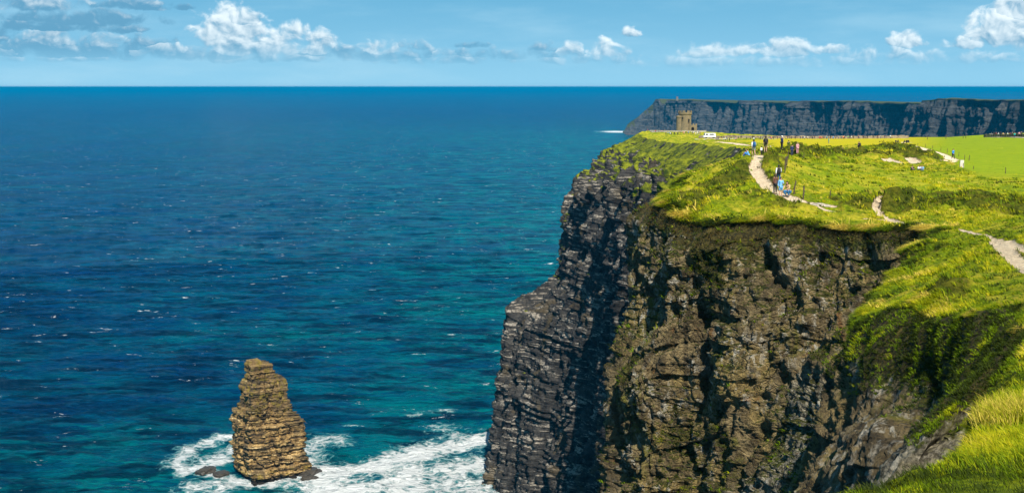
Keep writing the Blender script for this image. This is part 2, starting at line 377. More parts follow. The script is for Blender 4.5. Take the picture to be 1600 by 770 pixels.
def bank(x, y):
    m = np.zeros(x.shape)
    for a, b, hw, hh in bseg:
        ab = b - a; L2 = ab @ ab + 1e-9
        tt = np.clip(((x - a[0]) * ab[0] + (y - a[1]) * ab[1]) / L2, 0, 1)
        d = np.hypot(x - a[0] - tt * ab[0], y - a[1] - tt * ab[1]) / hw
        m = np.maximum(m, hh * np.exp(-d * d))
    return m
def smoothfield(x, y):
    """1 on the mown meadows, 0 on tussock ground"""
    a = at(1440, 262, 165)
    px = 800 + x / np.maximum(y, 1) * F
    m1 = sstep(px + (y - 160) * 1.2, 1500, 1530) * sstep(y, 120, 170) * (1 - sstep(y, 500, 560))
    m2 = sstep(px, 1195, 1215) * sstep(y, 235, 280)
    m3 = .36 * sstep(px, 1235, 1262) * sstep(y, 112, 120) * (1 - sstep(y, 145, 165))
    return np.maximum(np.maximum(m1, m2), m3)
def ground_z(x, y, full=False):
    x = np.asarray(x, float); y = np.asarray(y, float)
    z = zbase(x, y); pm = path_mask(x, y); bk = bank(x, y); sf = smoothfield(x, y)
    offp = sstep(pm, 0.7, 1.9)
    far = np.clip(y / 100, .25, 2.2)
    h = 0.28 * fbm(x / 5.2, y / 5.2, 1.3, 3) + 0.12 * fbm(x / 1.6 + 9, y / 1.6, 3.3, 2)
    h2 = 0.05 * pn(x / 0.55, y / 0.55, 7.7)
    bn = bk * (0.55 + 0.9 * fbm(x / 2.4, y / 2.0, 5.1, 3))
    z = z + (h * (0.35 + 0.65 * far) + h2 + bn) * offp * (1 - 0.85 * sf) - 0.10 * (1 - offp)
    return (z, pm, bk, sf) if full else z

# ------------------------------------------------------------------ displacement of the face
al = np.r_[0, np.cumsum(np.linalg.norm(np.diff(top, axis=0), axis=1))]
P = face
du = np.gradient(P, axis=0); dv = np.gradient(P, axis=1)
Nn = np.cross(dv, du); Nn /= np.linalg.norm(Nn, axis=2)[..., None] + 1e-9
# outward = to the left / towards the viewer
flip = (Nn[..., 0] * -0.9 + Nn[..., 1] * -0.4 + Nn[..., 2] * 0.3) < 0
print('flip share', flip.mean())
if flip.mean() > 0.5: Nn = -Nn
for _ in range(3):                                      # smooth the directions along the wall
    Nn[1:-1] = (Nn[:-2] + Nn[1:-1] * 2 + Nn[2:]) / 4
Nn /= np.linalg.norm(Nn, axis=2)[..., None] + 1e-9
X, Y, Z = P[..., 0], P[..., 1], P[..., 2]
U = al[:, None] + 0 * Z
D = top[:, None, 2] - Z                                   # depth below the edge
headl = sstep(Y, 230, 330)                                # 0 near promontory, 1 headland
wz = Z + 0.9 * fbm(X / 14, Y / 14, Z / 14, 2)
# near promontory: broken mudstone, big buttresses and hollows, small facets
wu = U + 1.6 * fbm(X / 6, Y / 6, Z / 6, 3)
near = 1.9 * fbm(X / 10 + 3, Y / 10, Z / 24, 3) - 2.8 * np.clip(ridged(wu / 6.5, .7, Z / 26 + 4, 1) - 0.66, 0, 1)
near += 0.75 * sstep(Y, 28, 45) * (blocks(wu + .3 * wz, wz * .9 + .35 * wu, 3.1, 2.3, 1) - .5) + 0.6 * sstep(Y, 30, 55) * (blocks(wu - .4 * wz, wz + .22 * wu, 1.3, .95, 2) - .5) + 0.22 * sstep(Y, 40, 60) * (blocks(wu + .5 * wz, wz - .3 * wu, .6, .38, 3) - .5)
near -= .7 * np.clip(ridged(wu / 2.6 + .25 * wz / 2.6, 5.7, wz / 7.5, 2, .6) - .85, 0, 1) * sstep(Y, 28, 45)
near += 0.34 * fbm(X / 1.1, Y / 1.1, Z / 1.4, 4, .6)
bot = sstep(D, 12, 22)
near += bot * 0.35 * (blocks(wu, wz, 3.0, .5, 13) - .5) * 1.4
nscale = np.clip(np.hypot(X, Y) / 60, .28, 1)
near *= nscale
# headland: level flagstone beds, vertical joints, deep chimneys
hu = U + 2.5 * fbm(X / 16, Y / 16, Z / 50, 3)
hd = 6.0 * fbm(U / 26, 2.2, Z / 120, 3, .55) - 7.5 * np.clip(ridged(hu / 22, 0.3, Z / 160, 2) - 0.95, 0, 1)
hd += 3.4 * (blocks(hu, wz, 13, 9.0, 4) - .5) + 1.6 * (blocks(hu, wz + 1.3, 5.5, 3.1, 5) - .5) + 2.0 * (blocks(hu, wz, 34, 1.5, 6) - .5) + 1.4 * (blocks(hu, wz, 3.2, 6.5, 26) - .5)
hd += 0.9 * fbm(X / 3.0, Y / 3.0, Z / 3.6, 4, .6)
rockpart = sstep(D, 26, 42)
grassy_h = (1 - rockpart)
gs = 6.5 * fbm(U / 22, 7.1, D / 60, 3, .6) + 3.0 * fbm(X / 7.0, Y / 7.0, Z / 7.0, 4, .6) - 4.5 * np.clip(ridged(U / 19, 8.3, D / 90, 2) - .75, 0, 1)
hdisp = hd * rockpart + gs * grassy_h
hdisp *= sstep(D, 0, 14) * .9 + .1
disp = near * sstep(D, 0.25, 2.2) * (1 - headl) + hdisp * headl
# cave at the foot of the headland
a = np.array(sea_at(905, 775)); dc = np.exp(-(((U - np.interp(585, top[:, 1], al)) / 9) ** 2)) * (1 - sstep(Z, 10, 26))
disp -= dc * 14 * headl
PD = P + Nn * disp[..., None]
# undercut just below the turf, then the turf lip juts out
lip = np.exp(-((D - 0.9) / 0.8) ** 2) * (1 - headl) * nscale * (.32 + .45 * fbm(X / 3, Y / 3, 2.2, 2))
PD -= Nn * np.array((1, 1, 0)) * np.clip(lip, -.1, 1)[..., None]
# edge wander (x only, so rows of the top stay ordered)
ew = (0.8 * nscale[:, 0] * fbm(U[:, 0] / 3.1, 4.4, 1.2, 4) * (1 - headl[:, 0]) + 2.2 * headl[:, 0] * fbm(U[:, 0] / 18, 4.4, 1.2, 4))
fadeD = np.exp(-D / 1.6)
PD[..., 0] += ew[:, None] * fadeD
ztop = ground_z(PD[:, 0, 0], PD[:, 0, 1])
dz = ztop - PD[:, 0, 2]
PD[..., 2] += dz[:, None] * np.exp(-D / 3.0)

# ------------------------------------------------------------------ cliff top sheet
NI = 420
off = np.r_[0, np.geomspace(0.06, 900, NI)]
ydist = np.maximum(top[:, 1], 12)
offs = np.empty((NU, NI + 1))
for i in range(NU):
    base = np.clip(ydist[i] / 900, 0.012, 0.6)
    kk = np.linspace(0, 1, NI + 1); g = 6.0
    offs[i] = (np.expm1(g * kk) / np.expm1(g)) * np.clip(ydist[i] * 1.1 + 25, 30, 520)
offs[:, -1] = 900
TX = PD[:, 0, 0][:, None] + offs; TY = PD[:, 0, 1][:, None] + 0 * offs
zt, pm, bk, sf = ground_z(TX, TY, True)
edge_round = np.exp(-offs / 0.8) * 0.22 * (1 - headl[:, :1])
zt = zt - edge_round
zt[:, 0] = PD[:, 0, 2]
TV = np.stack([TX, TY, zt], 2)
dist_e = offs
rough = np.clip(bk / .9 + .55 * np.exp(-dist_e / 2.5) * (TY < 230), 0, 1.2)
cliff_top_data = (TX, TY, zt, pm, rough, sf)
# ------------------------------------------------------------------ materials of the land
def rock_near():
    m, t, b = material('mudstone_cliff'); p = t.pos()
    n_a = t.noise(p, .16, 6, .62, .4); n_b = t.noise(p, .7, 8, .66, .6); n_c = t.noise(p, 3.2, 8, .72, .3); n_d = t.noise(t.scale(p, (1, 1, .25)), .35, 6, .65, .8)
    c = t.mix(t.ss(n_b, .33, .66), (.075, .054, .026), (.31, .235, .115))
    big = t.noise(t.scale(p, (1, 1, .6)), .085, 4, .55, .6)
    c = t.mix(t.ss(big, .52, .60), c, t.mix(t.ss(n_c, .40, .60), (.10, .090, .058), (.36, .32, .23)))
    c = t.mix(t.ss(n_a, .50, .60), c, t.mix(t.ss(n_c, .38, .62), (.17, .120, .042), (.34, .25, .095)))
    c = t.mix(t.math('MULTIPLY', t.ss(n_d, .54, .66), .8), c, (.17, .165, .022))                        # olive algae
    pale = t.math('MULTIPLY', t.ss(t.noise(t.scale(p, (1.4, 1.4, .7)), 1.3, 8, .68, .5), .50, .62), t.ss(t.noise(p, .20, 5, .6, .5), .45, .56))
    c = t.mix(pale, c, (.50, .46, .37))
    c = t.mix(t.math('MULTIPLY', t.ss(t.noise(p, .5, 5, .6), .63, .7), .7), c, (.20, .085, .02))         # rust
    streak = t.noise(t.scale(p, (.9, .9, .10)), 1.0, 6, .65, .4)
    c = t.mix(t.math('MULTIPLY', t.ss(streak, .50, .40), .62), c, (.045, .034, .018))
    c = t.mix(t.math('MULTIPLY', t.ss(n_c, .44, .34), .8), c, (.024, .018, .011))                      # joints, damp dirt
    veg = t.attr('veg'); vn = t.math('ADD', veg, t.math('MULTIPLY', t.math('SUBTRACT', t.noise(p, 1.3, 7, .7), .5), 1.5))
    g = t.mix(t.ss(t.noise(p, 2.5, 6, .7), .38, .68), (.010, .018, .003), (.10, .11, .008))
    g = t.mix(t.math('MULTIPLY', t.ss(veg, .62, .95), .75), g, t.mix(t.ss(t.noise(t.scale(p, (3, 3, .8)), 1.5, 5, .7), .4, .6), (.022, .016, .006), (.13, .095, .022)))  # brown dead thatch under the lip, coloured darker to stand for overhang shade
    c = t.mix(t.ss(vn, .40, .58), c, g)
    t.l.new(c, b.inputs['Base Color']); b.inputs['Roughness'].default_value = .85; b.inputs['Specular IOR Level'].default_value = .25
    h = t.math('ADD', t.math('MULTIPLY', t.noise(p, 1.1, 9, .68, .5), 1.0), t.math('MULTIPLY', t.noise(p, 6, 6, .7), .25))
    v = t.add('ShaderNodeTexVoronoi', {'Vector': t.scale(p, (1, 1, 1.5)), 'Scale': 1.1}, feature='DISTANCE_TO_EDGE').outputs[0]
    h = t.math('ADD', h, t.math('MULTIPLY', t.ss(v, 0, .12), .12))
    t.l.new(t.add('ShaderNodeBump', {'Strength': 1.0, 'Distance': 1.3, 'Height': h}).outputs[0], b.inputs['Normal'])
    return m
def rock_head(name='flagstone_cliff', k=1.0, vs=1.0):
    m, t, b = material(name); p = t.pos()
    pb = t.scale(p, (.05 * vs, .05 * vs, .62 * vs)); beds = t.noise(pb, 1.0, 7, .75, .25)
    n_b = t.noise(p, .22 * vs, 8, .68, .4); n_c = t.noise(p, .9 * vs, 6, .7)
    colmn = t.noise(t.scale(p, (.35 * vs, .35 * vs, .03 * vs)), 1.0, 6, .65)
    c = t.mix(t.ss(n_b, .35, .65), (.021 * k, .021 * k, .022 * k) if vs > .5 else (.040, .044, .048), (.090 * k, .084 * k, .076 * k) if vs > .5 else (.075, .078, .078))
    c = t.mix(t.ss(colmn, .47, .36), c, (.02, .021, .024))
    bandz = t.math('MULTIPLY', t.ss(beds, .53, .57), t.ss(t.noise(p, .09 * vs, 5, .6), .38, .54))
    c = t.mix(t.math('MULTIPLY', bandz, t.ss(n_c, .36, .56)), c, (.50, .44, .36) if vs > .5 else (.10, .10, .09))
    c = t.mix(t.math('MULTIPLY', t.ss(beds, .46, .40), .7), c, (.018, .018, .020))
    if 'far' not in name: c = t.mix(t.math('MULTIPLY', t.ss(t.noise(p, .05, 5, .6, .5), .56, .66), .6), c, (.13, .095, .045))
    veg = t.attr('veg'); vn = t.math('ADD', veg, t.math('MULTIPLY', t.math('SUBTRACT', t.noise(p, .22 * vs, 8, .72), .5), 1.6 if vs > .5 else .7))
    gm = t.ss(vn, .42, .56)
    g = t.mix(t.ss(t.noise(p, .35 * vs, 7, .7), .36, .62), (.035, .060, .004), (.26, .28, .010)) if vs > .5 else t.mix(.5, (.05, .06, .02), (.07, .08, .02))
    c = t.mix(gm, c, g)
    t.l.new(c, b.inputs['Base Color']); b.inputs['Roughness'].default_value = .85; b.inputs['Specular IOR Level'].default_value = .2
    h = t.math('ADD', t.math('MULTIPLY', t.math('MULTIPLY', beds, 1.2), t.math('SUBTRACT', 1.0, gm)), t.math('MULTIPLY', t.noise(p, .5 * vs, 8, .7), 1.0))
    t.l.new(t.add('ShaderNodeBump', {'Strength': 1.0, 'Distance': 2.2 / vs if vs > .5 else 4.0, 'Height': h}).outputs[0], b.inputs['Normal'])
    return m
def turf():
    m, t, b = material('turf'); p = t.pos()
    n1 = t.noise(p, .10, 5, .6, .4); n2 = t.noise(t.scale(p, (1, .6, 1)), .55, 8, .68, .5); n3 = t.noise(t.scale(p, (1, .7, 1)), 3.0, 8, .72)
    wn = t.noise(t.scale(p, (.8, .3, 1)), .30, 5, .6)
    green = t.mix(t.ss(n3, .36, .64), (.090, .150, .003), (.28, .33, .005))
    straw = t.mix(t.ss(n3, .38, .62), (.36, .33, .010), (.56, .46, .04))
    c = t.mix(t.ss(t.math('ADD', t.math('MULTIPLY', n2, .7), t.math('MULTIPLY', n1, .4)), .50, .64), green, straw)
    sy = t.add('ShaderNodeSeparateXYZ', {0: p}).outputs[1]
    c = t.mix(t.ss(sy, 24.0, 17.0), c, green)
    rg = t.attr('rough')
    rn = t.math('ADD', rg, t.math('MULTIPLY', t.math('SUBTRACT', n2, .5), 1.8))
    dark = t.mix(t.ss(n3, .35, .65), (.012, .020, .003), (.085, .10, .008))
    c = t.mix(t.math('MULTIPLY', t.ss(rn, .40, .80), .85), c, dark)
    # mown meadow
    mow = t.mix(t.ss(t.noise(t.scale(p, (.5, 1, 1)), .9, 7, .7), .35, .65), (.170, .250, .003), (.250, .310, .006))
    yel = t.mix(t.ss(t.noise(p, .7, 7, .7), .35, .65), (.38, .34, .003), (.46, .38, .006))
    sep = t.add('ShaderNodeSeparateXYZ', {0: p})
    yw = t.ss(sep.outputs[1], 225, 290)
    c = t.mix(t.attr('meadow'), c, t.mix(t.math('MULTIPLY', yw, t.ss(t.math('DIVIDE', sep.outputs[0], sep.outputs[1]), .345, .30)), mow, yel))
    # bare trodden path
    pn_ = t.noise(p, 1.6, 7, .7); pm = t.math('ADD', t.attr('path'), t.math('MULTIPLY', t.math('SUBTRACT', pn_, .5), 1.3))
    soil = t.mix(t.ss(t.noise(p, 5, 6, .7), .35, .65), (.62, .46, .29), (.95, .78, .55))
    bare = t.mix(t.ss(pm, 1.0, 1.3), soil, (.14, .10, .05))
    c = t.mix(t.ss(pm, 1.45, 1.15), c, bare)
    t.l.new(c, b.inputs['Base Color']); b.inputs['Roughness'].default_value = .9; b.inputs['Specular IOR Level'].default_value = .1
    amp = t.math('ADD', .25, t.math('MULTIPLY', t.math('SUBTRACT', 1.0, t.attr('meadow')), .75))
    h = t.math('MULTIPLY', t.math('ADD', n2, t.math('MULTIPLY', n3, .35)), amp)
    t.l.new(t.add('ShaderNodeBump', {'Strength': 1.0, 'Distance': 1.0, 'Height': h}).outputs[0], b.inputs['Normal'])
    return m
M_near, M_head, M_turf = rock_near(), rock_head(), turf()

# ------------------------------------------------------------------ terrain meshes
gx = np.gradient(PD, axis=0); gy = np.gradient(PD, axis=1); FN = np.cross(gy, gx); FN /= np.linalg.norm(FN, axis=2)[..., None] + 1e-9
if ((FN[..., 0] * -0.9 + FN[..., 1] * -0.4 + FN[..., 2] * .3) < 0).mean() > .5: FN = -FN
DD = top[:, None, 2] - PD[..., 2]
tn = fbm(PD[..., 0] / 4.5, PD[..., 1] / 4.5, PD[..., 2] / 5.5, 4, .6)
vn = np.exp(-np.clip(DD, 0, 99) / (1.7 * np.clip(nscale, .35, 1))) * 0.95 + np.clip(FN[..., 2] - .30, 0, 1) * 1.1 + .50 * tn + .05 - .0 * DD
nr = sstep(U, np.interp(12, top[:, 1], al), np.interp(14, top[:, 1], al)) * (1 - sstep(U, np.interp(52, top[:, 1], al), np.interp(62, top[:, 1], al)))
vn += nr * (0.34 * np.exp(-DD / 1.3) - 1.15 * sstep(DD + .8 * tn, 1.4, 3.2))
vh = (1 - sstep(DD + 13 * fbm(U / 16, 3.1, PD[..., 2] / 30, 3), 16, 38)) * .56 + .68 * fbm(PD[..., 0] / 9, PD[..., 1] / 9, PD[..., 2] / 12, 4, .62) + np.clip(FN[..., 2] - .55, 0, 1) * 1.5
vh -= .30 * sstep(DD, 50, 75) + .50 * (1 - sstep(PD[..., 1], 600, 680)) * sstep(DD + 7 * fbm(U / 25, 1.1, .4, 3), 7, 15)
vh -= .55 * np.exp(-((al[:, None] - np.interp(655, top[:, 1], al)) / 26) ** 2) * np.exp(-((DD - 30) / 12) ** 2)
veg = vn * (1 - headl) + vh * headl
isplit = int(np.searchsorted(top[:, 1], 215))
def piece(name, V, sl, mat, attrs, rev=False):
    v = V[sl]; f = grid_faces(v.shape[0], v.shape[1])
    if rev: f = f[:, ::-1]
    o = mesh_np(name, v.reshape(-1, 3), f, mat, {k: a[sl].ravel() for k, a in attrs.items()})
    o['kind'] = 'structure'; return o
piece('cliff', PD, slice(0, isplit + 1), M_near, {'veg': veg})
piece('headland_cliff', PD, slice(isplit, NU), M_head, {'veg': veg})
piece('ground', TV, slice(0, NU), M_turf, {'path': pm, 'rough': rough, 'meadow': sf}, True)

# ------------------------------------------------------------------ sea
def sea():
    th = np.r_[np.linspace(-180, -32, 60)[:-1], np.linspace(-32, 32, 620), np.linspace(32, 180, 60)[1:]]
    th = np.radians(th); r = np.r_[np.geomspace(150, 480, 30)[:-1], np.geomspace(480, 1500, 520)[:-1], np.geomspace(1500, 100000, 420)]
    T, RR = np.meshgrid(th, r, indexing='ij'); x = RR * np.sin(T); y = RR * np.cos(T)
    # swell comes in along one direction, bent crests
    a = R(64); s1 = x * math.cos(a) * .55 + y * math.sin(a); wv = 18 * fbm(x / 160, y / 160, .3, 2)
    am = np.clip(1.2 - RR / 9000, 0, 1)
    z = am * (0.9 * np.sin((s1 + wv) / 9.5) * (.6 + .8 * pn(x / 90, y / 90, 2.2)) + 1.0 * fbm(x / 38, y / 22, 5.5, 4, .6) + .9 * (RR < 2500) * fbm(x / 12, y / 6.5, 1.5, 3, .6))
    # nearness to shore
    def seg(px0, px1):
        a_, b_ = sea_at(*px0)[:2], sea_at(*px1)[:2]; ab = b_ - a_; t_ = np.clip(((x - a_[0]) * ab[0] + (y - a_[1]) * ab[1]) / (ab @ ab), 0, 1)
        return np.hypot(x - a_[0] - t_ * ab[0], y - a_[1] - t_ * ab[1])
    foam = np.zeros_like(x)
    for p0, p1, wd, st in (((272, 728), (300, 700), 7, .9), ((300, 700), (352, 682), 8, .85), ((290, 735), (350, 720), 8, 1.0), ((300, 760), (350, 755), 9, .8), ((500, 740), (520, 770), 16, 1.2), ((640, 770), (820, 745), 22, .9), ((330, 720), (362, 700), 10, .75), ((275, 725), (345, 745), 8, .8), ((350, 760), (300, 770), 9, .7), ((490, 745), (560, 735), 16, 1.25), ((560, 735), (660, 708), 15, 1.2), ((480, 775), (560, 765), 14, 1.1),
                           ((660, 705), (765, 684), 15, 1.1), ((540, 770), (640, 752), 13, 1.0), ((600, 790), (760, 765), 24, .80), ((640, 740), (760, 725), 20, .95), ((765, 755), (840, 775), 12, .75), ((482, 700), (500, 685), 8, .7), ((505, 725), (480, 700), 8, .7), ((525, 680), (535, 695), 6, .6), ((370, 752), (470, 755), 9, .8), ((645, 650), (700, 640), 5, .5), ((690, 665), (730, 690), 10, .6), ((545, 664), (560, 665), 3, .8)):
        foam = np.maximum(foam, st * np.exp(-(seg(p0, p1) / wd) ** 2))
    ff = np.hypot(x - at(975, 205, 1)[0] * 5600, y - 5600)
    foam = np.maximum(foam, 1.3 * np.exp(-((x - sea_at(963, 206)[0]) / 70) ** 2 - ((y - sea_at(963, 206)[1]) / 120) ** 2))
    px = 800 + x / np.maximum(y, 1) * F
    k = 8 * fbm(x / 120, y / 120, 8.8, 3)
    ds = np.minimum(seg((300, 750), (480, 750)), seg((480, 740), (770, 730)))
    # shallow shelf along the cliff line, wide at the foot of the stack
    dc = seg((760, 740), (960, 215)) / np.clip(RR / 600, 1, 12)
    teal = np.maximum(np.exp(-((ds + 3 * k) / 165) ** 2), np.clip(1.05 * np.exp(-(np.abs(dc + 2 * k)) / 150), 0, 1))
    teal = np.clip(1.02 * teal + .24 * fbm(x / 260, y / 120, 4.1, 3), 0, 1)
    z = z + 0.5 * foam * fbm(x / 5, y / 5, 2.2, 3) * (RR < 1500)
    m, t, b = material('sea_water'); p = t.pos()
    geo = t.add('ShaderNodeCameraData').outputs['View Distance'] if False else None
    sep = t.add('ShaderNodeSeparateXYZ', {0: p}); yy = sep.outputs[1]
    patch = t.noise(t.scale(p, (.004, .0022, 1)), 1.0, 5, .6, .6)
    deep = t.mix(t.ss(patch, .38, .62), (.000, .012, .085), (.000, .034, .155))
    tl = t.mix(t.ss(t.noise(t.scale(p, (.02, .011, 1)), 1.0, 5, .6), .35, .65), (.000, .070, .135), (.000, .190, .205))
    c = t.mix(t.attr('teal'), deep, tl)
    rot = t.add('ShaderNodeMapping', {'Vector': p, 'Rotation': (0, 0, R(-10)), 'Scale': (.35, 1, 1)}).outputs[0]
    lanes = t.noise(rot, .05, 7, .66, .6)
    c = t.mix(t.ss(lanes, .58, .38), c, t.mix(.88, c, (.0, .008, .030)))
    fo = t.attr('foam'); f1 = t.noise(p, .085, 9, .68, 1.2); v1 = t.add('ShaderNodeTexVoronoi', {'Vector': t.add('ShaderNodeVectorMath', {0: p, 1: t.scale(t.add('ShaderNodeTexNoise', {'Vector': p, 'Scale': .12, 'Detail': 5.0}).outputs['Color'], (9, 9, 9))}, operation='ADD').outputs[0], 'Scale': .17}, feature='DISTANCE_TO_EDGE').outputs[0]
    lace = t.math('SUBTRACT', 1.0, t.ss(v1, .0, .22))
    fm = t.math('ADD', t.math('ADD', fo, t.math('MULTIPLY', t.math('SUBTRACT', f1, .5), 2.6)), t.math('MULTIPLY', t.math('SUBTRACT', lace, .45), .28))
    fine = t.noise(p, .9, 6, .7)
    fmask = t.math('MULTIPLY', t.ss(t.math('ADD', fm, t.math('MULTIPLY', t.math('SUBTRACT', fine, .5), .8)), .40, .95), t.ss(fo, .04, .2))
    halo = t.math('MULTIPLY', t.ss(fm, .15, .6), t.ss(fo, .02, .2))
    c = t.mix(t.math('MULTIPLY', halo, .75), c, (.10, .36, .38))
    caps = t.noise(t.scale(p, (.45, 1.1, 1)), .075, 6, .62, .3); capb = t.noise(t.scale(p, (.3, 1.0, 1)), .5, 6, .7)
    capr = t.noise(p, .006, 4, .6)
    cth = t.math('ADD', t.math('MULTIPLY', caps, .55), t.math('ADD', t.math('MULTIPLY', capb, .42), t.math('MULTIPLY', capr, .10)))
    cmask = t.ss(cth, .648, .68)
    c = t.mix(t.math('MAXIMUM', fmask, cmask), c, (.80, .84, .85))
    t.l.new(c, b.inputs['Base Color'])
    t.l.new(t.math('ADD', .22, t.math('MULTIPLY', t.math('MAXIMUM', fmask, cmask), .6)), b.inputs['Roughness'])
    b.inputs['IOR'].default_value = 1.33; b.inputs['Specular IOR Level'].default_value = .08
    h = t.math('ADD', t.math('MULTIPLY', t.noise(rot, .09, 6, .62, .4), 3.2), t.math('ADD', t.math('MULTIPLY', t.noise(rot, .38, 8, .72, .4), 2.2), t.math('MULTIPLY', t.noise(p, 1.9, 4, .6), .2)))
    h = t.math('ADD', h, t.math('MULTIPLY', fmask, .5))
    t.l.new(t.add('ShaderNodeBump', {'Strength': 1.0, 'Distance': 2.2, 'Height': h}).outputs[0], b.inputs['Normal'])
    V = np.stack([x, y, z], 2)
    o = mesh_np('sea', V.reshape(-1, 3), grid_faces(*x.shape)[:, ::-1], m, {'foam': foam.ravel(), 'teal': teal.ravel()})
    o['kind'] = 'structure'
sea()

# ------------------------------------------------------------------ far cliffs
M_far = rock_head('far_cliff_rock', .55, .22)
def far_cliff(name, pts, seed, back=900):
    """pts: (px, py of the top, distance); the wall stands in the sea"""
    W = np.array([at(*p) for p in pts]); L = np.r_[0, np.cumsum(np.linalg.norm(np.diff(W, axis=0), axis=1))]
    nu, nv = 700, 110; s = np.linspace(0, L[-1], nu); T = np.stack([np.interp(s, L, W[:, i]) for i in range(3)], 1)
    d = np.stack([np.gradient(T[:, 0]), np.gradient(T[:, 1])], 1)
    kk = np.ones(41) / 41; d = np.stack([np.convolve(np.pad(d[:, i], 20, 'edge'), kk, 'valid') for i in (0, 1)], 1)
    d /= np.linalg.norm(d, axis=1)[:, None]
    nr_ = np.stack([d[:, 1], -d[:, 0]], 1)                # seaward / towards the viewer
    T[:, 2] += 3.5 * fbm(s / 90, seed, .2, 4)
    v = np.linspace(0, 1, nv)[None, :]; z = T[:, 2:3] * (1 - v) + -6 * v
    sl = s[:, None] + 0 * v
    o_ = 40 * v ** 1.4 + 24 * fbm(sl / 170, seed + .5, z / 400, 4, .6) + 12 * (ridged(sl / 75 + .5 * fbm(sl / 200, seed, .1, 2), seed + 1.5, z / 500, 3) - 1) + 9 * (blocks(sl, z, 40, 22, 7) - .5) + 5 * fbm(sl / 22, z / 22, seed, 4, .6)
    o_ = o_ * np.clip(v * 12, .25, 1)
    x = T[:, 0:1] + nr_[:, :1] * o_; y = T[:, 1:2] + nr_[:, 1:] * o_
    V = np.stack([x, y, z], 2)
    # grassy top going inland
    w_ = np.geomspace(4, back, 24)[None, :]; tx = x[:, :1] + .75 * w_; ty = y[:, :1] + .66 * w_
    tz = z[:, :1] - .008 * w_ + 3 * fbm(tx / 120, ty / 120, seed, 3) * np.clip(w_ / 60, 0, 1) - 1.0 * (w_ / 100)
    V = np.concatenate([np.stack([tx, ty, tz], 2)[:, ::-1], V], 1)
    vg = np.concatenate([np.full(tx.shape, 1.3), 1.0 * np.exp(-((T[:, 2:3] - z) / 7)) - .25 + .25 * fbm(sl / 60, z / 40, seed, 3)], 1)
    o = mesh_np(name, V.reshape(-1, 3), grid_faces(V.shape[0], V.shape[1]), M_far, {'veg': vg.ravel()})
    o['kind'] = 'structure'; return o
far_cliff('far_headland', [(974, 207, 5350), (980, 195, 5380), (994, 184, 5420), (1010, 171, 5460), (1020, 164, 5480), (1024, 156, 5480), (1031, 155, 5470), (1035, 162, 5460), (1041, 162, 5440), (1043, 156, 5400), (1058, 156, 5350), (1090, 157, 5250), (1120, 159, 5150), (1150, 160, 5050), (1154, 157, 5000), (1185, 157, 4900), (1200, 159, 4850), (1240, 162, 4700), (1290, 163, 4500)], 1.7)
far_cliff('far_cliff', [(1236, 172, 4500), (1232, 160, 4200), (1240, 158, 4150), (1290, 158, 3950), (1340, 159, 3750), (1400, 161, 3550), (1445, 161, 3350), (1500, 160, 3200)], 6.1)
far_cliff('far_cliff', [(1442, 168, 3300), (1442, 158, 3120), (1452, 156, 3080), (1500, 154, 2950), (1560, 156, 2800), (1610, 157, 2650), (1700, 158, 2400), (1850, 160, 2100), (2050, 165, 1800)], 9.4)
# ------------------------------------------------------------------ haze
def haze():
    me = bpy.data.meshes.new('haze'); bm = bmesh.new(); bmesh.ops.create_cube(bm, size=1)
    for v in bm.verts: v.co = (v.co.x * 204000, v.co.y * 204000, -9 if v.co.z < 0 else 206)
    bm.to_mesh(me); bm.free()
    m = bpy.data.materials.new('haze_air'); m.use_nodes = True; nt = m.node_tree; nt.nodes.clear()
    out = nt.nodes.new('ShaderNodeOutputMaterial'); v = nt.nodes.new('ShaderNodeVolumePrincipled')
    v.inputs['Color'].default_value = (.00, .33, .66, 1); v.inputs['Density'].default_value = 4.4e-5; v.inputs['Anisotropy'].default_value = 0.0
    nt.links.new(v.outputs[0], out.inputs['Volume']); m.volume_intersection_method if False else None
    me.materials.append(m); o = bpy.data.objects.new('haze', me); COL.objects.link(o); o['kind'] = 'stuff'
haze()

